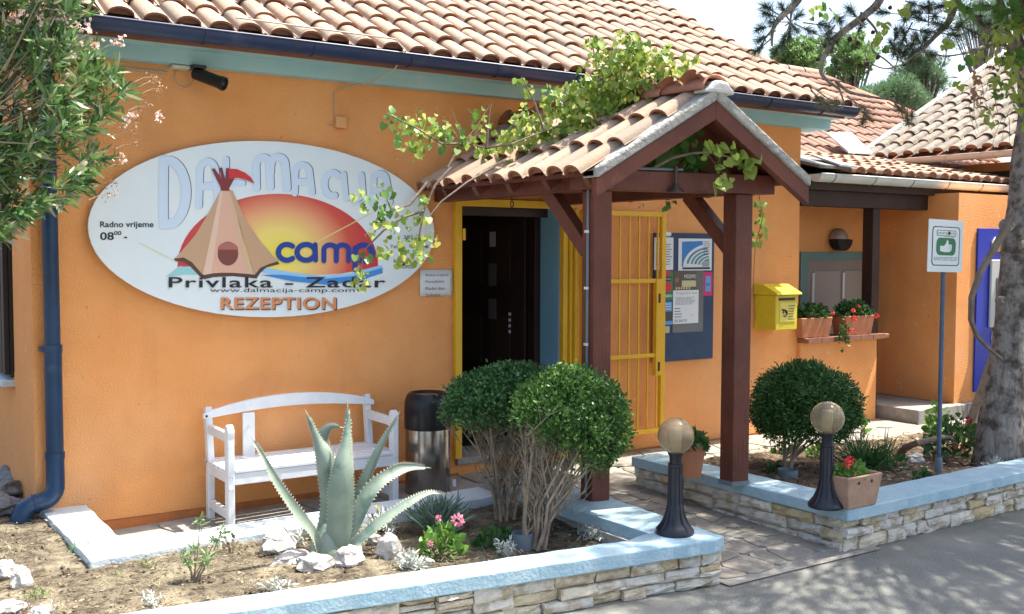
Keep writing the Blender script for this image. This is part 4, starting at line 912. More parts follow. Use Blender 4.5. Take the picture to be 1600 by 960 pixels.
# =================================================================== SECURITY CAMERA, BOXES, MAILBOX
sc_ = thing('security_camera', (2.14, -.02, 2.97), 'black bullet security camera under the teal eave with looped cable and white box', 'security camera')
p = W(268, 96, y=-.08); q = W(297, 109, y=-.08); MB().box((p.x,-.002,q.z),(q.x,-.1,min(3.03,q.z+.075))).build('junction_box', mat('cream_plastic', (.55,.53,.45), .5), sc_, bevel=.006)
a = W(308, 97, y=-.12); b = W(308, 118, y=-.12); MB().tube([(a.x,a.y,3.02),(b.x,b.y,b.z-.01)], .018, 10).build('bracket', M_black, sc_, smooth=True); MB().box((a.x-.04,-.16,3.012),(a.x+.05,-.04,3.032)).build('mount_plate', M_black, sc_)
a = W(309, 116, y=-.12); b = W(338, 127, y=-.22); dr = (b-a).normalized(); cb_ = MB().lathe(a-dr*.03, [(.03,0),(.042,.01),(.042,.2),(.046,.21),(.046,.235),(.036,.236),(.034,.225),(.001,.224)], 20, ax=dr).build('camera_body', M_black, sc_, smooth=True)
MB().lathe(a-dr*.03+dr*.226, [(.016,0),(.012,.004),(.001,.005)], 12, ax=dr).build('lens', mat('lens_glass', (.05,.06,.07), .1), sc_, smooth=True)
mb = MB(); o_ = W(287, 122, y=-.03); mb.tube([(o_.x+.062*math.cos(t), -.03-.01*math.sin(t*2), o_.z+.058*math.sin(t)) for t in np.linspace(.4, 11, 40)], .0035, 5); mb.tube([(2.0,-.02,2.985),(1.7,-.02,2.99)], .009, 6); mb.build('coiled_cable', M_grey if 0 else mat('grey_cable', (.35,.33,.28), .6), sc_)
jb = thing('wall_sensor_box', (3.24, 0, 2.68), 'small orange painted junction box high on the wall with thin cable from the gutter', 'junction box')
p = W(524, 182, y=-.03); q = W(541, 201, y=-.03); MB().box((p.x,-.001,q.z),(q.x,-.045,p.z)).build('box', mat('orange_box', (.7,.34,.13), .6), jb, bevel=.005)
mb = MB(); mb.tube([(p.x,-.004,p.z),(p.x,-.005,2.96),(3.22,-.012,2.985),(3.36,-.31,3.02),(3.44,-.46,3.09),(3.47,-.565,3.2),(3.4,-.54,3.275),(3.2,-.5,3.285),(2.3,-.5,3.29)], .0055, 6)
mb.tube([(p.x-.05,-.01,q.z+.02),(p.x,-.02,q.z+.03)], .005, 5); mb.build('cable', mat('pale_cable', (.42,.36,.3), .7), jb)
ml = thing('mailbox', (7.7, 0, 1.1), 'yellow metal mailbox with sloping lid and sticker, on the wall right of the canopy', 'mailbox')
mx0, mx1, my, mz0, mz1 = 7.53, 7.83, -.27, 1.09, 1.42
mb = MB(); mb.prism([(mx0,my,mz0),(mx0,my,mz1),(mx0,-.003,mz1+.0),(mx0,-.003,mz0)], (mx1-mx0,0,0)); mb.build('body', M_mail, ml, bevel=.008)
mb = MB(); mb.prism([(mx0-.02,my-.035,mz1+.002),(mx0-.02,my-.03,mz1+.02),(mx0-.02,-.13,mz1+.1),(mx0-.02,-.003,mz1+.1),(mx0-.02,-.003,mz1+.002)], (mx1-mx0+.05,0,0)); mb.build('lid', M_mail, ml, bevel=.006)
MB().box((mx0+.04,my-.006,mz1-.05),(mx1-.04,my+.001,mz1-.025)).build('letter_slot', M_black, ml)
lbm = mat('sticker_yellow', (.75,.62,.12), .4); MB().box((mx0+.06,my-.004,mz1-.25),(mx1-.03,my+.001,mz1-.07)).build('sticker', lbm, ml)
mb = MB(); mb.tube([(mx0+.125+.028*math.cos(t), my-.006, mz1-.17+.03*math.sin(t)) for t in np.linspace(-2.4, 3.2, 12)], .006, 5); mb.tube([(mx0+.08,my-.006,mz1-.135),(mx0+.12,my-.006,mz1-.14),(mx0+.14,my-.006,mz1-.17)], .008, 5); mb.build('post_horn_print', INK, ml)
lines(mx0+.17, mz1-.09, mx1-.04, mz1-.24, 6, my-.0052, ml)
wl = thing('wall_lamp', (9.55, .6, 1.97), 'round wall lamp with black lower half above the porch window', 'lamp')
q = W(1314, 374, y=.52); MB().lathe((q.x,.6,q.z), [(.1,0),(.1,.03),(.12,.04),(.115,.08),(.08,.12),(.001,.135)], 24, ax=(0,-1,0)).build('glass', mat('lamp_glass', (.38,.27,.2), .3), wl, smooth=True)
mb = MB(); pts = [(q.x+.128*math.cos(t), .578, q.z+.128*math.sin(t)) for t in np.linspace(math.pi, 2*math.pi, 15)]
mb.prism(pts, (0,-.12,0)); mb.build('lower_shield', M_black, wl, bevel=.01)

# =================================================================== THUMB SIGN
ts = thing('post_sign', (7.0, -2.37, .12), 'white campsite sign with green thumbs-up on a thin blue-grey post', 'sign')
pb = W(1466, 741, z=.13); pt = W(1476, 425, x=None, y=pb.y)
MB().tube([pb-Vector((0,0,.12)), pt+Vector((.0,0.012,0)), Vector((pt.x,pt.y+.012,pt.z+.28))], .017, 12).build('pole', M_post, ts, smooth=True)
MB().lathe((pb.x,pb.y,.1), [(.03,0),(.03,.14),(.02,.16)], 14).build('pole_sleeve', M_grey, ts, smooth=True)
c00 = W(1449, 343, y=pb.y); c11 = W(1503, 425, y=pb.y); cc = (c00+c11)/2; SW, SH = (c11.x-c00.x)-.015, c00.z-c11.z
RO = Matrix.Rotation(R(1.2), 3, 'Y')
def TS(k): return lambda a, b: Vector((cc.x, pb.y-.008-.0006*k, cc.z))+RO@Vector(((a-.5)*SW, 0, (b-.5)*SH))
f0 = TS(0); MB().prism([f0(0,0), f0(1,0), f0(1,1), f0(0,1)], (0, .006, 0)).build('sign_plate', M_board, ts, bevel=.002)
def rrect(a0, b0, a1, b1, r, asp=1.0, n=5):
    P = []
    for cx, cy, s in ((a1-r, b1-r*asp, 0), (a0+r, b1-r*asp, 1), (a0+r, b0+r*asp, 2), (a1-r, b0+r*asp, 3)):
        for i in range(n+1): t = math.pi/2*(s+i/n); P.append((cx+r*math.cos(t), cy+r*asp*math.sin(t)))
    return P
asp = SW/SH
print_poly(rrect(.1,.12,.9,.87,.07,asp), TS(1), INK, ts, 'border_print'); print_poly(rrect(.125,.138,.875,.852,.06,asp), TS(2), M_board, ts, 'border_print')
print_poly(rrect(.22,.69,.78,.8,.03,asp), TS(3), INK, ts, 'header_print'); print_poly(rrect(.235,.70,.765,.79,.025,asp), TS(4), M_board, ts, 'header_print')
fit_text('camping', .25, .715, .53, .77, TS(5), INK, ts); print_poly(rrect(.54,.715,.61,.78,.01,asp), TS(5), INK, ts, 'header_print'); fit_text('info', .62, .725, .75, .775, TS(5), INK, ts)
print_poly([(.45,.675),(.75,.675),(.75,.682),(.45,.682)], TS(3), INK, ts, 'header_print')
print_poly(rrect(.22,.32,.78,.655,.1,asp), TS(3), mat('sign_green', (.02,.17,.07), .4), ts, 'green_square')
print_poly([(.33,.4),(.46,.38),(.6,.385),(.66,.42),(.67,.5),(.66,.53),(.57,.53),(.56,.6),(.52,.62),(.5,.56),(.44,.5),(.33,.5)], TS(4), M_board, ts, 'thumb_print')
for z in (.425,.46,.495): print_poly([(.58,z),(.67,z),(.67,z+.006),(.58,z+.006)], TS(5), mat('sign_green', (.02,.17,.07), .4), ts, 'thumb_print')
mb = MB()
for j, z in enumerate((.275,.25,.225)):
    x = .16+.0*j
    while x < .82: w_ = random.uniform(.03,.09); f = TS(3); mb.add([f(x,z),f(min(x+w_,.84),z),f(min(x+w_,.84),z+.009),f(x,z+.009)], [(0,1,2,3)]); x += w_+.015
mb.build('text_lines', INK, ts)

# =================================================================== GLOBE LAMPS
M_globe = mat('smoked_globe', (.78,.68,.48), .1, (.6,.5,.34), 7, spec=.5, bump=.15, bscale=25)
M_globe.node_tree.nodes['Principled BSDF'].inputs['Transmission Weight'].default_value = .8; M_globe.node_tree.nodes['Principled BSDF'].inputs['IOR'].default_value = 1.25
M_bulb = mat('milky_bulb', (.75,.73,.68), .4)
def globe_lamp(x, y, z, label, tilt=0):
    t = thing('globe_lamp', (x, y, z), label, 'lamp', 'globe lamps on the planter walls')
    MB().lathe((x,y,z), [(.105,0),(.108,.012),(.1,.03),(.085,.045),(.062,.07),(.047,.11),(.042,.16),(.037,.17),(.036,.37),(.042,.375),(.042,.39),(.034,.392),(.034,.43),(.044,.445),(.044,.46)], 28).build('post', M_iron, t, smooth=True)
    for k in range(8):
        a = 2*math.pi*k/8; mb = MB(); mb.tube([(x+r_*math.cos(a), y+r_*math.sin(a), z+h) for r_, h in ((.1,.02),(.07,.06),(.05,.11),(.04,.17),(.0375,.37))], [.008,.007,.006,.004,.003], 5); mb.build('rib', M_iron, t)
    prof = [(.04,0)]+[(.101*math.sin(a), .094-.101*math.cos(a)) for a in np.linspace(.4, math.pi, 20)]
    g_ = MB().lathe((x,y,z+.45), prof, 32).build('globe', M_globe, t, smooth=True); sm_ = g_.modifiers.new('shell', 'SOLIDIFY'); sm_.thickness = .004
    MB().lathe((x,y,z+.455), [(.03,0),(.03,.06),(.034,.07),(.034,.13),(.02,.14),(.001,.142)], 16).build('bulb', M_bulb, t, smooth=True)
    return t
q = W(1070, 838, z=.27); globe_lamp(q.x, q.y+.08, .268, 'globe lamp on the end of the left planter wall, nearest the camera')
q = W(1307, 796, z=.284); globe_lamp(q.x, q.y+.08, .282, 'globe lamp at the corner of the right planter wall, beside the terracotta trough')

# =================================================================== ROCKS
def place_rock(u, v, z, sx, sy, sz, seed, label, grp, rz=0, sink=.35):
    q = W(u, v, z=z); sx *= .88; sy *= .88; sz *= .88; me = rock(None, sx, sy, sz, seed, 3); o = put('rock', me); o.location = (q.x, q.y, z+sz*(1-sink)-.01); o.rotation_euler = (0, 0, rz)
    return tag(o, label, 'rock', grp)
GA = 'rocks ringing the agave'; GB = 'white rocks at the bottom left'; GC = 'grey rocks along the side wall'
place_rock(438,862,.15,.13,.1,.09,1,'grey rock left of the agave, farthest left of its ring, shaded top',GA,.4)
place_rock(455,880,.15,.15,.08,.05,2,'long flat pale rock in front left of the agave',GA,.5)
place_rock(492,893,.15,.11,.09,.07,3,'rounded two-tone rock directly below the agave base',GA,.2)
place_rock(545,885,.15,.11,.09,.085,4,'blocky white-topped rock right in front of the agave',GA,1)
place_rock(608,872,.15,.075,.06,.1,5,'upright pale rock right of the agave beside the silver plant',GA,0)
place_rock(482,838,.15,.06,.05,.055,6,'small cream rock tucked behind the agave stem on its left',GA,0)
place_rock(585,850,.15,.05,.04,.05,8,'small white rock between agave base and upright rock',GA,0)
place_rock(4,905,.16,.1,.1,.075,11,'white rock at the left frame edge, uppermost of the bottom left rocks',GB,0)
place_rock(36,920,.16,.065,.05,.08,12,'white leaning rock just right of the uppermost bottom left rock',GB,.6)
place_rock(8,958,.16,.1,.08,.045,13,'white rock in the bottom left corner',GB,.2)
place_rock(62,962,.16,.06,.05,.04,14,'small white rock beside the silver plant at the bottom left',GB,.9)
for k, (u, v, s, lab) in enumerate(((-6,797,.14,'large grey rock beside the blue downpipe elbow'),(6,772,.12,'grey rock against the side wall under the shuttered window'),(28,768,.07,'small grey rock at the foot of the side wall'),(8,748,.1,'grey rock farthest back along the side wall'),(22,752,.08,'dark grey rock tucked against the side wall base'))):
    place_rock(u, v+4, .2, s, s*.8, s*.7, 20+k, lab, GC, k*.7).data.materials[0] = M_rockg
place_rock(1430,722,.15,.11,.08,.05,31,'flat pinkish stone on the soil left of the thumb sign post','stones in the right bed',.3)

# =================================================================== POTS
def collar(u, v, z, r, h, label):
    q = W(u, v, z=z); c = (q.x, q.y+r, z-.02); t = thing('grey_collar', c, label, 'pot')
    MB().lathe(c, [(r*.93,0),(r,h),(r*.93,h),(r*.9,h*.5)], 20).build('ring', M_grey, t, smooth=True); return Vector(c)
cl = collar(826, 858, .15, .062, .1, 'grey plastic pipe collar at the foot of the front box shrub'); cr_ = collar(1243, 753, .15, .075, .1, 'grey plastic pipe collar round the stem of the round bush')
pt_ = thing('terracotta_pot', (5.1, -1.75, .28), 'round terracotta pot with pink geranium behind the left globe lamp', 'pot')
q = W(1095, 749, z=.284); PC = Vector((q.x, q.y+.12, .284))
MB().lathe(PC, [(.085,0),(.115,.2),(.125,.2),(.125,.235),(.11,.235),(.105,.2),(.0,.2)], 24).build('pot', M_terra, pt_, smooth=True)
def trough(c, L, Wd, h, label, mt, group=None, holes=False, flare=.8):
    t = thing('flower_trough', c, label, 'planter', group); mb = MB(); c = Vector(c)
    def ring(k, z, ins=0): return [c+Vector((sx*(L/2-ins)*k, sy*(Wd/2-ins)*k, z)) for sx, sy in ((-1,-1),(1,-1),(1,1),(-1,1))]
    R0, R1, R2, R3 = ring(flare, 0), ring(1, h), ring(1, h, .018), ring(.95, h-.03, .018)
    V = R0+R1+R2+R3; f = [(3,2,1,0)]
    for a in (0, 4, 8): f += [(a+i, a+(i+1) % 4, a+4+(i+1) % 4, a+4+i) for i in range(4)]
    f.append((12,13,14,15)); mb.add(V, f); mb.build('trough_body', mt, t, bevel=.008)
    mb = MB(); mb.box((c.x-L*.44,c.y-Wd*.4,c.z+h-.055),(c.x+L*.44,c.y+Wd*.4,c.z+h-.03)); mb.build('potting_soil', M_soil2, t)
    if holes:
        for dx in (-.06, .06): MB().lathe((c.x+dx, c.y-Wd/2*.985, c.z+h*.8), [(.011,0),(.001,.002)], 10, ax=(0,-1,0)).build('drain_hole', M_black, t)
    return t
q = W(1352, 794, z=.284); TR = Vector((q.x+.0, q.y+.1, .283)); trough(TR, .33, .2, .2, 'weathered terracotta trough with red geranium on the planter corner', M_terra2, holes=True)
f1 = W(1275, 527, y=-.08); f2 = W(1342, 524, y=-.08)
FB1 = Vector((f1.x, -.0, .976)); FB2 = Vector((f2.x, -.0, .976))
trough(FB1, .47, .19, .2, 'left terracotta window box on the parapet sill, next to the mailbox', M_terra, 'flower boxes on the parapet', flare=.84)
trough(FB2, .47, .19, .2, 'right terracotta window box on the parapet sill, in front of the dark post', M_terra, 'flower boxes on the parapet', flare=.84)

# =================================================================== PLANTS
def bushy(name, c, rx, ry, rz, n, size, mt, label, cat, shape=None, group=None, up_bias=.4, low=.1, flowers=None, stems=5, stem_mt=None, dir_jit=.7):
    """small bush: stems plus leaf cloud (and flower heads)"""
    c = Vector(c); t = thing(name, c, label, cat, group)
    d = rvec(n); d[:, 2] = np.abs(d[:, 2]); rad = rng.uniform(.35, 1, n)**.6
    P = np.array(c)+d*rad[:, None]*np.array([rx, ry, rz])+np.array([0, 0, low*rz]); dr = d+rng.normal(size=(n, 3))*dir_jit; dr[:, 2] += up_bias
    cloud('foliage', [scatter(shape or sh_diamond(.5), P, dr, rng.uniform(size*.6, size*1.3, n))], mt, t)
    if stems:
        mb = MB()
        for k in range(stems):
            a = random.uniform(0, 6.28); r = random.uniform(.2, .7); e = c+Vector((rx*r*math.cos(a), ry*r*math.sin(a), rz*random.uniform(.5, .9)))
            mb.tube([c+Vector((random.uniform(-.01,.01), random.uniform(-.01,.01), -.02)), c.lerp(e, .5)+Vector((0,0,.02)), e], [.005,.004,.002], 5)
        mb.build('stem', stem_mt or M_stem, t)
    if flowers:
        for (dx, dy, dz, r, fm) in flowers:
            p = c+Vector((dx, dy, dz)); m_ = 26; dd_ = rvec(m_); cloud('flower', [scatter(sh_diamond(.8), np.array(p)+dd_*r*.4, dd_, r*.9)], fm, t)
            MB().tube([c+Vector((dx*.4, dy*.4, 0)), p], .0025, 4).build('flower_stalk', M_stem if 0 else L_drk, t)
    return t
def spiky(name, u, v, z, h, n, mt, label, cat, spread=.7, w=.1, group=None, flowers=None):
    q = W(u, v, z=z); c = Vector((q.x, q.y, z-.01)); t = thing(name, c, label, cat, group)
    d = rvec(n); d[:, 2] = np.abs(d[:, 2])+.35; d[:, :2] *= spread
    P = np.tile(np.array(c), (n, 1))+np.c_[rng.normal(size=(n, 2))*h*.22, rng.uniform(0, h*.25, n)]
    cloud('foliage', [scatter(sh_long(w), P, d, rng.uniform(h*.5, h*1.05, n))], mt, t)
    return t
def silver(u, v, z, h, label, n=60): 
    q = W(u, v, z=z); c = Vector((q.x, q.y, z-.005)); t = thing('silver_plant', c, label, 'plant', 'silver leaved plants in the beds'); P = []; Dd = []
    for k in range(n//6):
        a = random.uniform(0, 6.28); el = random.uniform(.3, 1.4); e = Vector((math.cos(a)*math.cos(el), math.sin(a)*math.cos(el), math.sin(el))); tip = c+e*h*random.uniform(.45, 1)
        for j in range(9): P.append(tip-e*.008*j); Dd.append(e*.6+Vector(rvec(1)[0]))
    cloud('foliage', [scatter(sh_long(.22), np.array(P), np.array(Dd), rng.uniform(.25, .4, len(P))*h)], L_silv, t)
    return t
silver(430,930,.15,.1,'silver rosette plant in front of the agave, near the white cap',90); silver(397,922,.15,.055,'tiny silver seedling left of the silver rosette',40)
silver(240,948,.15,.09,'silver plant at the bottom edge, left of centre',80); silver(262,962,.15,.06,'small silver shoot at the very bottom edge',40)
silver(78,962,.15,.08,'silver plant in the bottom left corner by the white rocks',60)
silver(640,893,.15,.13,'silver plant right of the upright pale rock',170); silver(605,830,.15,.14,'silver plant behind the agave leaf in shade',130)
silver(790,868,.15,.1,'silver plant beside the grey collar of the front box shrub',110); silver(925,842,.15,.1,'pale dry plant at the inner corner of the left planter',80); silver(462,850,.15,.1,'silver tuft behind the grey rock left of the agave',80)
silver(1556,738,.15,.12,'silver plant below the pine trunk by the wall cap',170)
# stalky plant left of the agave
q = W(300, 915, z=.15); st = thing('stalky_plant', (q.x, q.y, .14), 'leggy green plant with leafy tips standing alone left of the agave', 'plant'); mb = MB(); P = []; Dd = []
for (u, v) in ((285,868),(305,858),(322,880),(345,832),(338,842),(296,880),(312,815),(322,870)):
    e = W(u, v, y=q.y+random.uniform(-.04, .04)); mb.tube([q+Vector((0,0,-.01)), Vector(q).lerp(e, .5)+Vector((random.uniform(-.02,.02), 0, -.01)), e], [.005,.004,.003], 5)
    for j in range(26): P.append(e+Vector(rvec(1)[0])*.015-Vector((0,0,.01*random.random()))); Dd.append(Vector(rvec(1)[0])+Vector((0,0,.5)))
mb.build('stem', M_stem, st); cloud('foliage', [scatter(sh_long(.2), np.array(P), np.array(Dd), rng.uniform(.03, .055, len(P)))], L_lav if 0 else leafmat('grey_green_leaf', [(0, (.16,.26,.1)), (1, (.34,.44,.22))]), st)
q = W(362, 868, z=.15); bushy('withered_plant', (q.x, q.y, .14), .06,.06,.1, 60, .035, L_dry, 'withered yellowing plant between the stalky plant and the agave', 'plant', stems=4)
for (u, v, s, lab) in ((232,890,.07,'low green weed left of the stalky plant'),(128,865,.09,'thin grey weed at the outer corner of the white kerb'),(185,905,.06,'low yellow-green weed in the open soil, left of the stalky plant'),(550,918,.05,'small grass tuft at the cap edge below the blocky rock'),(110,905,.07,'straw coloured weed at the left of the bed'),(60,935,.08,'green ground weed beside the white rocks')):
    spiky('weed', u, v, .15, s, 40, L_grs if 'green' in lab else (L_dry if 'straw' in lab else L_grs), lab, 'weed', 1.3, .09, 'weeds in the left bed')
# geraniums
q = W(690, 868, z=.15); bushy('pink_geranium', (q.x, q.y, .14), .13,.1,.17, 150, .04, L_grs, 'pink geranium with pale green leaves by the front cap, left of the box shrubs', 'flowering plant', shape=sh_heart(), flowers=[(.09,-.02,.2,.035,L_pink),(-.02,0,.22,.018,L_pink),(-.1,-.05,.1,.018,L_pink)], stems=7)
q = W(770, 852, z=.15); bushy('leafy_plant', (q.x, q.y, .14), .13,.08,.1, 130, .035, L_drk, 'low dark green plant between the pink geranium and the grey collar', 'plant', shape=sh_heart())
q = W(685, 825, z=.15); spiky('lavender_bush', 683, 826, .15, .22, 420, L_lav, 'dense blue-grey lavender bush behind the pink geranium', 'bush', 1.0, .06)
q = W(560, 832, z=.15); bushy('yellow_flower', (q.x+.15, q.y+.05, .14), .06,.06,.08, 40, .03, L_lav, 'small plant with one yellow flower behind the agave', 'plant', flowers=[(0,0,.13,.014,leafmat('yellow_petal', [(0,(.7,.6,.05)),(1,(.8,.7,.1))]))])
bushy('pink_geranium', PC+Vector((-.03,-.02,.2)), .16,.13,.12, 150, .05, L_drk, 'pink geranium spilling from the round terracotta pot', 'flowering plant', shape=sh_heart(), flowers=[(-.17,-.05,.15,.03,L_pink)], low=0)
q = W(1062, 708, z=.35); bushy('trailing_sprig', (q.x, q.y, .3), .07,.05,.17, 40, .035, L_grs, 'light green sprig beside the left globe lamp', 'plant', shape=sh_heart(), stems=4)
bushy('red_geranium', TR+Vector((-.03,0,.17)), .13,.09,.1, 150, .035, L_grs, 'red geranium in the weathered trough', 'flowering plant', shape=sh_heart(), flowers=[(-.09,-.05,.11,.028,L_red),(-.04,-.04,.12,.024,L_red)], low=0)
bushy('red_geranium', FB1+Vector((0,-.0,.2)), .29,.11,.13, 420, .04, L_drk, 'dark leaved geranium in the left window box', 'flowering plant', shape=sh_heart(), low=0, flowers=[(.2,-.12,.04,.02,L_red)])
bushy('red_geranium', FB2+Vector((0,-.0,.2)), .31,.11,.15, 420, .04, L_drk, 'trailing geranium with red blooms in the right window box', 'flowering plant', shape=sh_heart(), low=0, flowers=[(-.16,-.14,-.02,.028,L_red),(.23,-.12,-.01,.026,L_red),(-.2,-.14,-.13,.034,L_red),(-.17,-.14,.06,.02,L_red),(-.05,-.1,.1,.018,L_red)])
q = W(1318, 520, y=-.16); P = rng.normal(size=(60,3))*np.array([.05,.02,.07])+np.array(q); spr = cloud('hanging_geranium', [scatter(sh_heart(), P, rvec(60), .035)], L_drk); tag(spr, 'geranium sprig hanging between the two window boxes', 'plant', kind='stuff')
# right bed plants
spiky('grassy_bush', 1352, 738, .15, .3, 380, L_drk, 'dark grassy tussock behind the right globe lamp', 'bush', 1.0, .035)
q = W(1490, 712, z=.15); bushy('rose_bush', (q.x, q.y, .14), .3,.2,.32, 330, .045, L_drk, 'small bush with dark red blooms between the sign post and pine trunk', 'flowering plant', shape=sh_heart(), flowers=[(.12,-.05,.3,.03,leafmat('dark_red_petal', [(0,(.4,.02,.04)),(1,(.5,.05,.08))])),(-.02,-.1,.1,.025,MATS['dark_red_petal']),(-.15,-.1,.13,.02,MATS['dark_red_petal'])])
q = W(1478, 690, z=.15); bushy('light_sprig', (q.x+.02, q.y+.1, .14), .15,.1,.32, 70, .06, L_grs, 'light green leafy shoots right of the sign post', 'plant', shape=sh_heart())
q = W(1345, 690, z=.15); bushy('young_shoot', (q.x, q.y, .14), .06,.05,.3, 12, .07, L_grs, 'young yellow-green shoot beside the round bush', 'plant', shape=sh_heart(), stems=3)
for (u, v, s, lab) in ((1225,712,.14,'thin dark weed left of the round bush stem'),(1275,716,.11,'yellow-green ground plant right of the round bush stem'),(1290,745,.08,'low weed in the shade by the right globe lamp'),(1440,760,.12,'shaded green plant near the middle of the right cap'),(1400,735,.12,'low green plant in the shaded right bed'),(1210,745,.1,'short weed between collar and canopy post')):
    q = W(u, v, z=.15); bushy('ground_plant', (q.x, q.y, .14), s*.9, s*.6, s, 70, .035, L_grs if 'yellow' in lab else L_drk, lab, 'plant', shape=sh_heart(), group='low plants in the right bed', stems=3)
q = W(1590, 690, z=.15); bushy('ground_plant', (q.x, q.y, .14), .25,.2,.3, 160, .05, L_drk, 'leafy dark plant at the right frame edge behind the pine trunk', 'plant', shape=sh_heart(), group='low plants in the right bed')
# dead branches
def branch_obj(pts, r, label, nm='fallen_branch'):
    mb = MB(); k = len(pts); mb.tube(pts, list(np.linspace(r, r*.45, k)), 7); o = mb.build(nm, M_twig, smooth=True); return tag(o, label, 'branch')
branch_obj([W(1190,733,z=.17), W(1240,724,z=.19), W(1290,722,z=.185), W(1335,708,z=.21)], .016, 'thin fallen branch lying on the soil below the round bush')
o = branch_obj([W(1405,712,z=.16), W(1415,700,z=.26), W(1432,693,z=.33), W(1470,684,z=.34), W(1500,684,z=.3)], .035, 'thick dark curved branch on the soil behind the sign post'); o.data.materials[0] = M_vstem
pk = MB().beam(W(1514,668,z=.3)+Vector((0,0,0)), W(1560,536,y=-1.75), .08, .022, up=(1,0,0)); pk = pk.build('leaning_plank', M_twig); tag(pk, 'pale weathered plank leaning against the pine trunk', 'plank')
mb = MB()
for k in range(16):
    q = W(random.uniform(1478,1535), random.uniform(655,672), z=.3); e = q+Vector((random.uniform(-.15,.15), random.uniform(-.1,.1), random.uniform(.08,.25))); mb.tube([q-Vector((0,0,.12)), q, e], [.004,.003,.0015], 4)
o = mb.build('dry_twigs', M_twig); tag(o, 'tangle of dry twigs beside the leaning plank', 'twigs')

# =================================================================== AGAVE
ab = W(512, 866, z=.15); AG = Vector((ab.x, ab.y+.02, .15)); ag = thing('agave_plant', AG, 'large blue-green agave with toothed upright leaves in the sunny bed', 'agave')
M_ag = mat('agave_skin', (.19,.245,.19), .5, (.24,.3,.23), 5, nlo=.42, nhi=.58, bump=.25, bscale=14, col3=(.11,.175,.13), n3=6, lo3=.52, hi3=.62, wave=(1,1,.35)); M_tooth = mat('agave_tooth', (.42,.4,.3), .6)
def agave_leaf(ctrl, w, face, tw=0, fold=.45):
    w *= .88
    """ctrl: points base->tip (Bezier-ish via Catmull), w: max width, face: outward normal hint"""
    P = [Vector(p) for p in ctrl]; n = 22; pts = []
    for i in range(n+1):
        t = i/n*(len(P)-1); k = min(int(t), len(P)-2); f = t-k; p0 = P[max(k-1, 0)]; p1 = P[k]; p2 = P[k+1]; p3 = P[min(k+2, len(P)-1)]
        pts.append(.5*((2*p1)+(-p0+p2)*f+(2*p0-5*p1+4*p2-p3)*f*f+(-p0+3*p1-3*p2+p3)*f**3))
    mb = MB(); face = Vector(face).normalized(); m_ = 6
    for i, p in enumerate(pts):
        t = i/n; d = (pts[min(i+1, n)]-pts[max(i-1, 0)]).normalized(); s = d.cross(face).normalized(); fn = s.cross(d)
        s = Matrix.Rotation(tw*t, 3, d)@s; fn = Matrix.Rotation(tw*t, 3, d)@fn
        ww = w*.5*(.8+.24*math.sin(min(1, t*1.25)*math.pi))*(1-t**2.2)**.95*(1+.04*math.sin(t*23+len(ctrl))) + .0015
        th = .014*(1-t)**.8+.002
        for j in range(m_+1):
            a = -1+2*j/m_; mb.v.append(tuple(p+s*ww*a*(1 if abs(a) < .99 or i % 1 else 1)+fn*(fold*ww*(a*a-.4)*-1)))
        for j in range(m_+1):
            a = 1-2*j/m_; mb.v.append(tuple(p+s*ww*a*.97+fn*(fold*ww*(a*a-.4)*-1)-fn*th*(1-a*a*.85)))
    q = 2*(m_+1)
    for i in range(n):
        for j in range(q): mb.f.append((i*q+j, i*q+(j+1) % q, (i+1)*q+(j+1) % q, (i+1)*q+j)); mb.m.append(0)
    lf = mb.build('leaf', [M_ag], ag, smooth=True, sharp=60)
    tb = MB(); co = mb.v
    for i in range(2, n-1):
        for j, sgn in ((0, -1), (m_, 1)):
            p = Vector(co[i*q+j]); pc = Vector(co[i*q+m_//2]); o_ = (p-pc).normalized(); d = (pts[i+1]-pts[i]).normalized()
            for f in (0, .5): pp = p.lerp(Vector(co[(i+1)*q+j]), f); tb.add([pp-d*.006-o_*.002, pp+d*.006-o_*.002, pp+o_*.011+d*.003], [(0,1,2)])
    tb.tube([pts[-1]-(pts[-1]-pts[-2])*.3, pts[-1]+(pts[-1]-pts[-2]).normalized()*.025], [.004,.0006], 6); tb.build('leaf_teeth', M_tooth, lf, kind='stuff'); return lf
def AL_(u, v, dy=0): return W(u, v, y=AG.y+dy)
bz = AG+Vector((0,0,.0))
vw = Vector((-.35,-1,.1)); random.seed(5)
agave_leaf([bz+Vector((-.03,.0,-.02)), AL_(516,790,-.02), AL_(508,720,-.03), AL_(497,690,0), AL_(479,646,.02)], .125, vw)
agave_leaf([bz+Vector((.04,-.06,-.02)), AL_(532,800,-.1), AL_(535,740,-.12), AL_(540,700,-.1), AL_(546,645,-.06)], .165, vw)
agave_leaf([bz+Vector((.02,.04,0)), AL_(537,770,.05), AL_(541,710,.05), AL_(543,680,.05), AL_(543,634,.05)], .1, vw, 0, .8)
agave_leaf([bz+Vector((.0,.09,0)), AL_(520,790,.12), AL_(510,720,.14), AL_(503,688,.12), AL_(515,668,.1), AL_(532,668,.08)], .13, vw, .5)
agave_leaf([bz+Vector((.05,.06,0)), AL_(552,800,.06), AL_(575,740,.05), AL_(598,690,.03), AL_(622,648,.0)], .08, (-.2,-1,.3))
agave_leaf([bz+Vector((.05,-.02,-.02)), AL_(550,825,-.08), AL_(580,765,-.1), AL_(620,735,-.1), AL_(645,729,-.1), AL_(668,731,-.1)], .095, (-.3,-.8,.6), .3, -.4)
agave_leaf([bz+Vector((.06,-.06,-.02)), AL_(560,846,-.14), AL_(600,812,-.18), AL_(640,785,-.2), AL_(672,770,-.2), AL_(701,774,-.2)], .075, (-.2,-.6,.9), 0, -.4)
agave_leaf([bz+Vector((-.04,-.04,-.02)), AL_(490,835,-.1), AL_(460,795,-.14), AL_(433,755,-.16), AL_(412,715,-.16), AL_(396,688,-.15)], .075, (.1,-.7,.6), -.3, -.3)
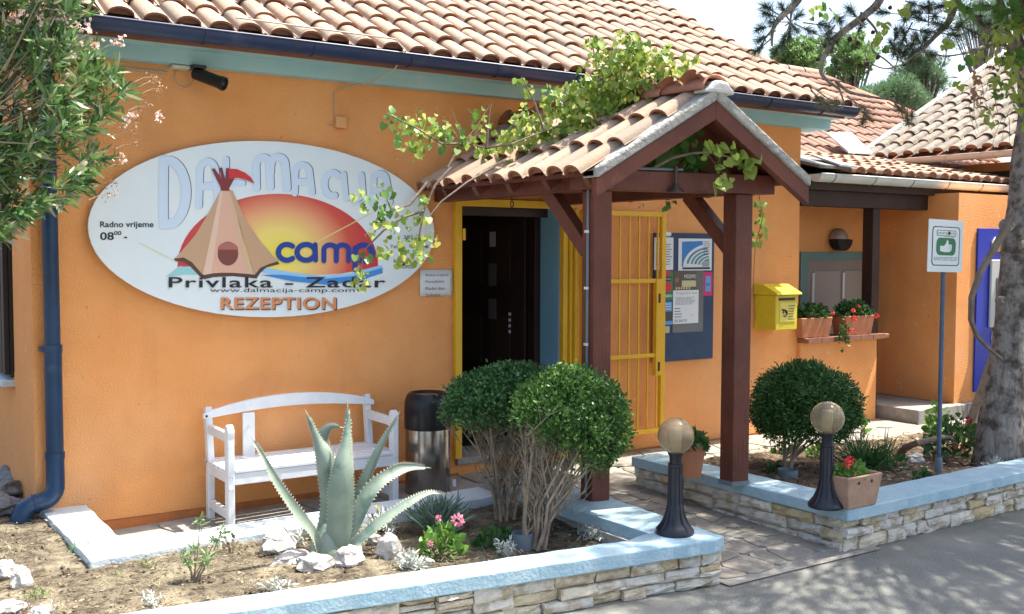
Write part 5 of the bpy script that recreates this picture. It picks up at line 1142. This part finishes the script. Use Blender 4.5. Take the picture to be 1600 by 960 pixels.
MB().lathe(bz-Vector((0,0,.03)), [(.09,0),(.1,.05),(.07,.12),(.03,.2)], 12).build('heart', M_ag, ag, smooth=True)

# =================================================================== BOX SHRUBS
def box_shrub(base, c, rx, ry, rz, n, size, mt, label, nstem, stem_r=.012, flat_bottom=.2, thick=.25, stemspread=.05, dense=True, nm='box_shrub', bare=True, grp=None, shp=None, skew=0, inner=0):
    base = Vector(base); c = Vector(c); t = thing(nm, base, label, 'shrub', grp)
    d = rvec(n*3); sk_ = d@np.array([.83,-.56,0]); d = d[d[:, 2] > -flat_bottom-skew*sk_+rng.normal(size=len(d))*.14][:n]; n = len(d)
    lump = np.array([1+.12*noise.noise(Vector(x*2.3))+.07*noise.noise(Vector(x*6))+.04*noise.noise(Vector(x*14)) for x in d])
    if inner: rad_in = rng.uniform(.3, .9, inner)
    rad = lump*(1-np.abs(rng.normal(size=n))*thick*.55).clip(.35, 1.02)+(rng.random(n) < .03)*rng.random(n)*.16
    P = np.array(c)+d*rad[:, None]*np.array([rx, ry, rz]); dr = d*.8+rng.normal(size=(n, 3))*.7; dr[:, 2] += .3
    up = d.copy()
    cloud('foliage', [scatter(shp or sh_diamond(.62), P, dr, rng.uniform(size*.6, size*1.2, n), up, .8)], mt, t)
    mb = MB(); tw = MB()
    for k in range(nstem):
        a = 6.283*k/nstem+random.uniform(-.3,.3); b0 = base+Vector((math.cos(a), math.sin(a), 0))*stemspread*random.uniform(.3,1)
        el = random.uniform(-.15, .75); e = c+Vector((rx*math.cos(a)*math.cos(el), ry*math.sin(a)*math.cos(el), rz*math.sin(el)))*.82
        m1 = b0.lerp(e, .42)+Vector((random.uniform(-.03,.03), random.uniform(-.03,.03), -.02)); m1.x = b0.x+(m1.x-b0.x)*.45; m1.y = b0.y+(m1.y-b0.y)*.45
        pts = [b0, b0.lerp(m1,.5)+Vector((random.uniform(-.015,.015),random.uniform(-.015,.015),0)), m1, m1.lerp(e,.55)+Vector((random.uniform(-.03,.03),)*3), e]
        mb.tube(pts, [stem_r,stem_r*.85,stem_r*.7,stem_r*.5,stem_r*.25], 6)
        for j in range(8 if bare else 2):
            s0 = pts[0].lerp(pts[1], random.uniform(.3, 1)) if j < 3 else pts[1].lerp(pts[3], random.random()); e2 = s0.lerp(c+Vector((rx*random.uniform(-.9,.9), ry*random.uniform(-.9,.9), rz*random.uniform(-.2,.6))), random.uniform(.5,.9))
            mid = s0.lerp(e2,.5)+Vector((random.uniform(-.06,.06),random.uniform(-.06,.06),random.uniform(-.04,.02))); mb.tube([s0,mid,e2], [stem_r*.42,stem_r*.3,stem_r*.12], 5)
            if bare:
                for _ in range(11):
                    f0 = mid.lerp(e2, random.uniform(-.6,1)); f1_ = f0+Vector((random.uniform(-.09,.09),random.uniform(-.09,.09),random.uniform(.02,.14))); tw.tube([f0,f1_], [.0028,.001], 4)
    mb.build('stem', M_stem, t, smooth=True)
    if bare: tw.build('twig', M_stem, t, kind='stuff')
    return t
b1_ = W(835, 858, z=.15); B1 = Vector((b1_.x+.03, b1_.y+.05, .14)); c1_ = W(893, 655, y=B1.y+.05)
box_shrub(B1, (c1_.x-.01, B1.y+.06, c1_.z-.04), .38, .33, .35, 17000, .028, L_box, 'sunlit front box shrub with glossy leaves and bare pale stems', 8, .0125, .34, .45, .07, skew=.62)
B2 = Vector((W(800,815,z=.15).x, W(800,815,z=.15).y+.1, .14)); c2_ = W(800, 632, y=B2.y+.08)
box_shrub(B2, (c2_.x, B2.y+.08, c2_.z), .47, .36, .26, 16000, .028, L_boxd, 'shaded darker box shrub behind the front one, half hiding the doorway', 7, .012, .38, .45, .07)
q = W(1240, 745, z=.16); B3 = Vector((q.x+.02, q.y+.08, .15)); c3_ = W(1258, 638, y=B3.y)
box_shrub(B3, (c3_.x, B3.y, c3_.z), .4, .4, .345, 34000, .034, L_sph, 'round clipped dark green bush on a short stem right of the canopy post', 4, .017, .62, .4, .03, nm='round_bush', bare=False, shp=sh_long(.3))

# =================================================================== VINE
VT = [(.06, 'x')]
vn = thing('grape_vine', (4.3, -1.2, 2.5), 'sprawling yellow-green vine growing over the canopy roof and hanging before the sign', 'vine')
def upz(n, base=(-.3, -1, .5)): return np.tile(base, (n, 1))
def vclus(u, v, y, rpx, n, mt=L_vine, size=.047, squash=1.0, name='leaf_cluster', parent=None):
    c = W(u, v, y=y); fwd = float(RM[2] @ (np.array(c)-CAM)); r = rpx*fwd/F
    P = np.array(c)+rng.normal(size=(n, 3))*np.array([r*.6, r*.7, r*.55*squash]); D_ = np.tile([-.1, -.25, -.9], (n, 1))+rng.normal(size=(n, 3))*.55
    sz = rng.uniform(size*.5, size*1.25, n); ups = upz(n)+rng.normal(size=(n, 3))*.7
    for i in range(n): VL.append((-sz[i]/np.linalg.norm(P[i]-CAM), P[i], D_[i], sz[i], ups[i], mt, (parent or vn).name, size >= .08))
    return P
VL = []
def vstem(pts, r=.008, parent=None, nm='vine_stem', mt=None): mb = MB(); mb.tube(pts, list(np.linspace(r, r*.35, len(pts))), 6); return mb.build(nm, mt or M_vstem, parent or vn, smooth=True)
def Wr(u, v, h=.06):          # point over the left canopy slope
    r = RM.T @ np.array([(u-800)/F, (v-480)/F, 1.0]); p0 = np.array([XE_L, -2, ZE+h]); nn_ = np.array([-(ZA-ZE), 0, RX-XE_L]); nn_ = nn_/np.linalg.norm(nn_)
    t = ((p0-CAM)@nn_)/(r@nn_); return Vector(CAM+t*r)
LEFTC = [(612,180,14,10),(628,192,16,16),(650,190,20,22),(668,205,20,22),(690,215,20,22),(640,228,16,12),(662,236,16,12),(705,200,18,18),(722,225,16,12),(742,210,16,12),(757,195,12,8),(745,175,10,6),(625,215,12,8)]
for k, (u, v, r, n) in enumerate(LEFTC): vclus(u, v, -.85-.02*k, r, n, L_vine if k % 4 else L_vined)
HANG = [(598,298,16,10),(575,320,14,8),(600,330,16,14),(585,355,15,12),(610,360,14,10),(630,335,10,6),(655,345,14,12),(660,370,14,14),(640,385,16,14),(655,400,14,12),(665,310,10,8),(625,398,14,10),(560,300,8,4),(562,400,10,8),(565,425,9,8),(560,445,8,6),(600,395,10,7),(677,372,8,5)]
for k, (u, v, r, n) in enumerate(HANG): vclus(u, v, -1.25, r, n, L_vined if k in (0,1,2,13) else L_vine)
ROOFC = [(790,225,18,16),(812,205,18,18),(835,220,18,16),(760,232,14,10),(850,195,18,22),(822,180,14,12),(875,185,20,26),(880,215,18,18),(905,165,22,34),(915,195,22,34),(935,140,24,40),(950,170,24,40),(925,215,16,20),(960,120,24,40),(975,150,22,34),(985,185,16,20),(970,95,20,26),(1000,110,20,26),(1010,140,16,16),(1035,115,18,20),(1060,110,15,14),(1075,125,12,10),(945,90,16,14),(925,65,12,9),(990,60,12,8),(985,80,14,12),(1030,90,10,8),(1085,95,8,5),(930,110,20,14),(955,150,22,18),(915,130,18,14),(985,125,20,16),(870,165,18,14),(845,205,18,14),(800,215,16,12),(1010,90,16,10),(960,75,14,8),(1000,75,10,6),(975,55,8,4),(1050,125,14,8),(905,235,16,10),(945,215,18,12),(980,205,12,8),(825,140,9,6),(815,125,6,3),(860,150,14,12),(890,140,14,14),(995,200,10,6),(1045,85,9,5)]
for k, (u, v, r, n) in enumerate(ROOFC):
    y = -1.55+.0006*(960-u)*(-1)*-1 if 0 else (-.95-.0032*(u-760)); vclus(u, v, min(-.7, max(y, -1.95)), r*1.1, int(n*(2.3 if u > 890 else 2.1)), L_vine)
for k in range(26): u = random.uniform(765, 985); p = Wr(u, 262-(u-765)*.25+random.uniform(-22, 10), .05); q_ = PX(p); vclus(q_[0], q_[1], p.y, 9, 4)
for pts in ([(700,262),(712,240),(735,225),(760,232),(800,225),(850,205),(900,190),(950,165),(970,120),(985,70)],[(760,232),(762,205),(765,175),(768,160)],[(735,225),(748,200),(741,183),(730,170)],[(735,225),(690,225),(650,200),(605,178)],[(900,190),(940,150),(930,90),(922,55)],[(950,165),(1010,130),(1060,112),(1090,90)],[(850,205),(835,160),(815,120)]):
    vstem([W(u, v, y=-1.0 if u < 800 else -1.35) for u, v in pts], .009)
for pts in ([(705,262),(680,290),(662,330),(655,370),(650,400)],[(662,330),(630,340),(600,360),(570,390),(560,440)],[(668,285),(640,320),(612,330),(598,296)],[(770,262),(730,285),(690,315),(668,342)]):
    vstem([W(u, v, y=-1.25) for u, v in pts], .01)
for u, v in ((705,170),(765,165),(752,205),(690,180)): vstem([W(720,228,y=-.95), W((u+720)/2+4,(v+228)/2,y=-.95), W(u,v,y=-.95)], .004, mt=M_twig)
# under the gable
for k, (u, v, r, n) in enumerate([(1030,240,12,9),(1050,228,16,12),(1075,215,12,8),(1090,232,14,9),(1070,262,10,8),(1085,272,10,7),(1105,280,8,4)]): vclus(u, v, -2.0, r, n, L_vined, .1)
for k, (u, v, r, n) in enumerate([(1110,232,10,8),(1130,236,12,10),(1150,240,10,9),(1165,250,8,7),(1125,262,8,5),(1140,284,6,3),(1118,286,7,5),(1170,262,5,3)]): vclus(u, v, -2.3, r, n, L_vine, .075)
vstem([W(1022,262,y=-2.05), W(1050,247,y=-2.1), W(1080,240,y=-2.2), W(1105,238,y=-2.3), W(1160,250,y=-2.3)], .012); vstem([W(1105,240,y=-2.2), W(1122,262,y=-2.2), W(1140,285,y=-2.3)], .003)
for (u, v) in ((1005,318),(1043,320),(1055,316)): vclus(u, v, -2.0, 5, 2, L_vined, .06)
# strand down the right of the right post
for k, (u, v) in enumerate([(1180,318),(1192,318),(1193,335),(1184,345),(1194,352),(1178,362),(1192,366),(1180,378),(1190,330)]): vclus(u, v, -1.2, 4, 3, L_vine, .06)
vstem([W(1185,300,y=-1.2), W(1192,340,y=-1.2), W(1180,385,y=-1.2), W(1177,440,y=-1.15), W(1180,500,y=-1.1)], .005)

# =================================================================== OLEANDER
ol = thing('oleander', (.15, -1.3, .15), 'tall oleander with narrow leaves and faded pink blossom filling the upper left corner', 'shrub')
edge = [(-200,190),(0,180),(25,150),(40,140),(60,188),(100,192),(125,225),(150,222),(180,190),(225,208),(250,185),(280,160),(305,150),(330,110),(352,62),(375,18)]
def emax(v):
    for (v0, e0_), (v1, e1_) in zip(edge, edge[1:]):
        if v0 <= v <= v1: return e0_+(e1_-e0_)*(v-v0)/(v1-v0)
    return 0
OP, OD, ends = [], [], []
k = 0
while k < 900:
    u = random.uniform(-230, 235); v = random.uniform(-160, 372)
    if u > emax(v)-14-18*random.random(): continue
    if noise.noise(Vector((u/34, v/34, 3))) < -.1 and u > 0: continue
    k += 1; y = random.uniform(-1.15, -.55); c = W(u, v, y=y); out = (c-Vector((.55, -.95, 1.95))); out.y *= .6; out.normalize(); ends.append(c)
    ax_ = (out+Vector(rvec(1)[0])*.5+Vector((0, 0, .1))).normalized()
    for j in range(15): a = Vector(rvec(1)[0]); OP.append(c+ax_*random.uniform(-.07, .02)); OD.append(ax_*.75+a*.75)
OD = np.array(OD); OD[:, 2] -= .12
cloud('foliage', [scatter(sh_long(.17), np.array(OP), OD, rng.uniform(.055, .135, len(OP)))], L_ole, ol)
mb = MB(); hubs = [Vector((.35+.1*i, -1.15+.07*j, 1.3+.35*i)) for i in range(4) for j in range(4)]
for h in hubs: mb.tube([Vector((.15,-1.3,.12)), Vector((.15,-1.3,.12)).lerp(h,.5)+Vector((-.05,-.02,.02)), h], [.02,.015,.01], 6)
for e in ends[::4]:
    h = min(hubs, key=lambda q: (q-e).length); mb.tube([h.lerp(e,.35), h.lerp(e,.7)+Vector((random.uniform(-.06,.06),random.uniform(-.06,.06),-.02)), e], [.006,.004,.002], 4)
mb.build('stem', mat('oleander_stem', (.13,.12,.07), .8), ol)
FP = [(105,72),(112,88),(122,68),(138,42),(66,95),(150,70),(186,66),(196,190),(190,248),(248,182),(100,25),(22,35),(62,30),(205,182),(30,20),(120,45)]
for u, v in FP:
    c = W(u, v, y=-.78 if u > 100 else -1.1); n = 22; cloud('blossom', [scatter(sh_diamond(.9), np.array(c)+rng.normal(size=(n,3))*.016, rvec(n), .022)], L_pale, ol)
for u, v in [(240,120),(252,138),(245,128),(215,192),(205,205),(220,175),(196,255),(175,285),(182,300),(168,305),(145,62),(150,75),(88,160),(180,235),(210,225),(70,45),(40,60),(95,10),(230,165),(185,70),(160,245),(120,120),(60,130)]:
    c = W(u, v, y=-.75); n = 16; b0 = W(u-30, v+8, y=-.8); cloud('withered_blossom', [scatter(sh_diamond(.6), np.array(c)+rng.normal(size=(n,3))*.014, rvec(n), .017)], L_brown, ol); MB().tube([b0, b0.lerp(c,.5)+Vector((0,0,.01)), c], [.003,.002,.0015], 4).build('flower_stalk', M_stem, ol)

# =================================================================== PINE TREE
pb_ = W(1562, 722, z=.15); PYy = pb_.y
pine = thing('pine_tree', (pb_.x, PYy, .1), 'pine tree with rough grey trunk at the right edge and long branches overhead', 'tree')
tr = [W(1562,722,y=PYy), W(1563,700,y=PYy), W(1567,640,y=PYy), W(1576,560,y=PYy), W(1584,480,y=PYy), W(1591,400,y=PYy), W(1598,330,y=PYy), W(1605,250,y=PYy)]
tr[0].z = .08; top = tr[-1]+Vector((.03,-.05,.5)); tr += [top, top+Vector((-.05,-.2,.8)), top+Vector((-.1,-.4,1.7)), top+Vector((-.1,-.5,2.8))]
rr_ = [.2,.165,.145,.135,.128,.12,.115,.11,.105,.09,.07,.03]
mb = MB(); pts = []; rad = []
for i in range(len(tr)-1):
    for j in range(6): f = j/6; pts.append(tr[i].lerp(tr[i+1], f)); rad.append(rr_[i]+(rr_[i+1]-rr_[i])*f)
N_ = 40
for i, (p, r) in enumerate(zip(pts, rad)):
    for j in range(N_):
        a = 6.2832*j/N_; d = Vector((math.cos(a), math.sin(a), 0)); k = noise.noise(Vector((d.x*3.2, d.y*3.2, p.z*2.2)))*.12+abs(noise.noise(Vector((d.x*7, d.y*7, p.z*4.5))))*.16+noise.noise(Vector((d.x*1.2, d.y*1.2, p.z*1.1+5)))*.12
        mb.v.append(tuple(p+d*r*(1+k)))
for i in range(len(pts)-1):
    for j in range(N_): mb.f.append((i*N_+j, i*N_+(j+1) % N_, (i+1)*N_+(j+1) % N_, (i+1)*N_+j)); mb.m.append(0)
mb.build('trunk', M_bark, pine, smooth=True, sharp=70)
for (u, v, r) in ((1575,352,.05),(1600,385,.05),(1566,470,.035),(1590,535,.03),(1593,635,.035)):
    q = W(u, v, y=PYy-.1); MB().lathe(q, [(r*1.1,-.04),(r,.01),(r*.6,.03),(r*.3,.022),(.001,.015)], 12, ax=(-.6,-1,.1)).build('knot', M_bark, pine, smooth=True)
TUFTS = []
def limb(P, r0, r1, nm='limb'):
    P = [Vector(p) for p in P]; sm = []
    for i in range(len(P)-1):
        p0 = P[max(i-1,0)]; p1 = P[i]; p2 = P[i+1]; p3 = P[min(i+2,len(P)-1)]
        for j in range(5): f = j/5; sm.append(.5*((2*p1)+(-p0+p2)*f+(2*p0-5*p1+4*p2-p3)*f*f+(-p0+3*p1-3*p2+p3)*f**3))
    sm.append(P[-1]); MB().tube(sm, list(np.linspace(r0, r1, len(sm))), 8).build(nm, M_bark, pine, smooth=True); return sm
Tt = lambda f: pts[int(f*(len(pts)-1))]
yv = -1.95
def V_(l, y=yv): return [W(u, v, y=y) for u, v in l]
A_ = Vector((6.9,-2.6,4.6))
l1 = limb([Tt(.8), A_]+V_([(1400,-60),(1375,0),(1350,25),(1306,60),(1286,94),(1285,118),(1312,140)]), .045, .009)
l1b = limb(V_([(1306,128),(1330,145),(1369,153),(1400,158),(1415,172)]), .012, .006); l1c = limb(V_([(1310,135),(1318,160),(1314,172)]), .008, .004)
l2 = limb([A_, W(1300,-80,y=yv)]+V_([(1247,0),(1222,25),(1208,45),(1206,72)]), .04, .008); l2b = limb(V_([(1215,35),(1196,60),(1185,80)]), .008, .004)
l3 = limb([Tt(.82), Vector((7.4,-2.4,4.4))]+V_([(1494,0),(1482,34),(1456,62),(1440,80)]), .05, .01)
l4 = limb([Tt(.62)]+V_([(1590,75),(1560,70),(1528,77),(1505,84)], -2.1), .035, .012); limb(V_([(1505,84),(1475,88),(1440,80),(1415,98),(1392,107),(1370,104),(1352,88),(1358,62)], -2.1), .007, .004)
l5 = limb([Tt(.8)]+V_([(1560,-20),(1569,19),(1577,60),(1587,110),(1597,150)], -2.3), .03, .012)
l6 = limb(V_([(1345,20),(1370,50),(1362,75),(1385,95),(1400,108)]), .01, .005)
TW = []
def tuft(c, d, n=55, L=.11, brown=False): TUFTS.append((Vector(c), Vector(d).normalized(), n, L, brown))
for u, v in ((1200,22),(1205,35),(1225,15),(1240,8),(1250,25),(1245,45),(1265,48),(1190,45),(1192,62),(1222,65),(1215,80),(1187,78),(1235,55),(1196,12)): c = W(u+random.uniform(-3,3), v, y=yv); tuft(c, c-W(1235,30,y=yv)+Vector((0,0,.02)), 190, .095)
for u, v in ((1395,72),(1410,65),(1425,70),(1440,75),(1405,85),(1425,88),(1445,62),(1400,55),(1435,95),(1455,85),(1430,20),(1445,12),(1460,25),(1425,8),(1470,10),(1288,40),(1295,52),(1310,30),(1480,70),(1490,55),(1475,45),(1500,40),(1380,20),(1520,50),(1530,30),(1545,60),(1510,15),(1415,80),(1398,82),(1432,60),(1412,50),(1448,50),(1452,12),(1438,30),(1465,38),(1415,30),(1300,62),(1318,50),(1330,18),(1345,40),(1292,75),(1560,20),(1550,40),(1580,40),(1590,15),(1540,10),(1565,95),(1585,120)): c = W(u, v, y=yv+random.uniform(-.1,.1)); tuft(c, rvec(1)[0]+np.array([0,0,.3]), 190, .105)
for u, v in ((1280,158),(1292,165),(1302,160),(1350,170),(1355,182),(1348,190),(1412,175),(1425,180),(1418,188),(1405,170)): c = W(u, v, y=yv); tuft(c, (random.uniform(-1,1), -.3, -.4), 130, .085, True)
# upper crown, above the picture, that throws the dappled shade
hubs = []
random.seed(21)
def shaded(p):                       # where the crown may stand
    u, v = PX(p); return v < -60 or u > 1700
for k in range(330):
    p = Vector((random.uniform(5.0, 11.2), random.uniform(-7.2, -1.55), random.uniform(4.1, 6.6)))
    g_ = p-SUN*(p.z/SUN.z)
    if not shaded(p) or noise.noise(Vector((p.x*.8, p.y*.8, 2))) < -.38: continue
    if g_.y > -1.35 and g_.x > 6: continue
    if g_.x < 3.0+.25*random.random() or (g_.x < 4.0 and g_.y > -2.2): continue
    st0 = Tt(random.uniform(.75, .97)); m1 = st0.lerp(p, .5)+Vector((random.uniform(-.3,.3), random.uniform(-.3,.3), .15))
    MB().tube([st0, m1, p], [.022,.014,.006], 5).build('limb', M_bark, pine)
    for j in range(26):
        o_ = Vector(rng.normal(size=3))*Vector((.42,.42,.22)).length*.45; o_.z *= .5; c = p+o_
        if not shaded(c): continue
        tuft(c, o_+Vector((0,0,.3)), 60, .14)
for k in range(6):                   # lower shade limbs toward the left
    pass
Pn, Dn, Sn, Pb, Db, Sb = [], [], [], [], [], []
tw = MB()
for c, d, n, L_, br in TUFTS:
    dd_ = rvec(n)*.85+np.array(d)*.8; base = np.array(c)+np.array(d)[None]*rng.uniform(-.06, .03, (n, 1))
    (Pb if br else Pn).append(base); (Db if br else Dn).append(dd_); (Sb if br else Sn).append(rng.uniform(L_*.7, L_*1.1, n)); tw.tube([c-d*.16, c], [.006,.003], 4)
cloud('needles', [scatter((sh_needle()[0]*np.array([1,1.6,1]), sh_needle()[1]), np.concatenate(Pn), np.concatenate(Dn), np.concatenate(Sn))], L_pine, pine)
cloud('dry_needles', [scatter((sh_needle()[0]*np.array([1,2,1]), sh_needle()[1]), np.concatenate(Pb), np.concatenate(Db), np.concatenate(Sb))], L_pineb, pine)
tw.build('twig', M_bark, pine, kind='stuff')
for u, v in ((1372,90),(1355,100),(1377,60),(1414,100),(1328,62),(1340,68),(1310,108),(1278,92),(1390,12),(1373,38),(1365,50),(1300,75),(1322,95),(1350,30),(1400,45)):
    c = W(u, v, y=yv); cn = MB(); s_ = random.uniform(.014,.02); cn.lathe(c+Vector((0,0,-s_)), [(.2*s_,0),(.8*s_,.4*s_),(s_,.9*s_),(.75*s_,1.5*s_),(.2*s_,2*s_)], 9, ax=(random.uniform(-.5,.5),random.uniform(-.5,.5),1)); cn.build('cone', M_darkwood, pine)
# broad-leaved climber on the pine
cv = thing('climbing_vine', (tr[3].x-.2, PYy-.1, 1), 'woody climber looping beside the pine trunk with yellow-green leaves above', 'vine')
vstem([W(u, v, y=PYy-.16) for u, v in ((1580,340),(1568,362),(1552,391),(1532,425),(1518,465),(1517,500),(1526,525),(1542,542),(1566,562))], .036, cv)
for k, (u, v, r, n) in enumerate([(1572,20,22,26),(1590,45,20,24),(1560,50,16,14),(1595,90,18,20),(1580,120,18,18),(1592,150,14,12),(1560,140,12,10),(1545,170,10,6),(1545,185,7,4),(1520,12,14,10),(1480,15,12,7),(1530,90,12,8),(1512,95,8,5),(1380,40,7,4),(1372,58,7,4),(1285,15,12,7),(1268,12,8,4),(1410,12,9,5),(1600,20,20,20),(1570,85,14,12),(1600,190,12,6),(1380,75,5,3),(1476,68,8,5),(1500,130,6,3)]): vclus(u, v, PYy-.15, r, int(n*1.5), L_vine if k % 3 else L_vined, .055, parent=cv)
for k in range(18):
    u = random.uniform(1500,1600); v = random.uniform(120,190); vstem([W(u,v,y=-2.2), W(u+random.uniform(-12,12),v+20,y=-2.2), W(u+random.uniform(-22,22),v+random.uniform(25,60),y=-2.2)], .0035, cv, 'thin_stem', M_twig)
for k in range(60): u = random.gauss(1524,6); v = random.uniform(108,165); vclus(u, v, -2.15, 4, 2, L_brown, .04, name='dry_leaf', parent=cv) if k % 4 == 0 else None

for own in (vn, cv):
    LL = sorted([l for l in VL if l[6] == own.name], key=lambda l: l[0]); rest = {}
    for i, (_, p, d, sz, up, mt_, _n, lob) in enumerate(LL):
        V_1, F_1 = scatter(sh_lobed() if lob else sh_heart(), [p], [d], sz, [up], 0)
        u, v = PX(p)
        if i < 295 and 0 < u < 1600 and v > 0: put('leaf', npmesh('leaf', V_1, F_1, mt_), own)
        else: rest.setdefault(mt_.name, []).append((V_1, F_1))
    for k_, L_ in rest.items(): cloud('foliage', L_, bpy.data.materials[k_], own, 'stuff')

# =================================================================== TREES BEHIND
def far_tree(u, v, y, rpx, n, size, mt, label, sq=.8, shape=None, clumps=60):
    c = W(u, v, y=y); fwd = float(RM[2] @ (np.array(c)-CAM)); r = rpx*fwd/F
    t = thing('background_tree', (c.x, c.y, 0), label, 'tree', 'trees behind the roofs')
    MB().tube([(c.x,c.y,0),(c.x+.1,c.y,c.z*.6),(c.x,c.y,c.z)], [.22,.16,.06], 8).build('trunk', M_bark, t)
    P = []; Dd = []
    lm = MB()
    for k in range(clumps):
        o_ = rvec(1)[0]*np.array([r,r,r*sq])*rng.uniform(.3,.95); q = np.array(c)+o_; m_ = n//clumps; d = rvec(m_)
        P.append(q+d*r*rng.uniform(.1,.24)*rng.uniform(.4,1,(m_,1))); Dd.append(d+np.array([0,0,.3])); lm.tube([(c.x,c.y,c.z*.7), tuple(q)], [.05,.015], 5)
    cloud('crown', [scatter(shape or sh_diamond(.5), np.concatenate(P), np.concatenate(Dd), rng.uniform(size*.6, size*1.3, sum(len(p) for p in P)))], mt, t); lm.build('limb', M_bark, t)
far_tree(1252,95,13,46,14000,.1,L_far,'bright green tree rising behind the ridge of the rear roof',.75)
far_tree(1330,90,15,44,14000,.1,L_far,'light green tree behind the dark hanging pine branch',.9)
far_tree(1395,150,12,55,15000,.14,L_far2,'dark green pine behind the valley between the roofs',.6,sh_long(.1))
far_tree(1440,118,13,48,14000,.14,L_far2,'green pine crown left of the big weathered roof',.8,sh_long(.1))
far_tree(1345,165,12,40,9000,.13,L_far2,'low green pine crown just above the dark rear roof',.7,sh_long(.1))
far_tree(1540,30,20,60,12000,.18,L_far2,'pine crown far behind the big weathered roof at top right',.8,sh_long(.1))
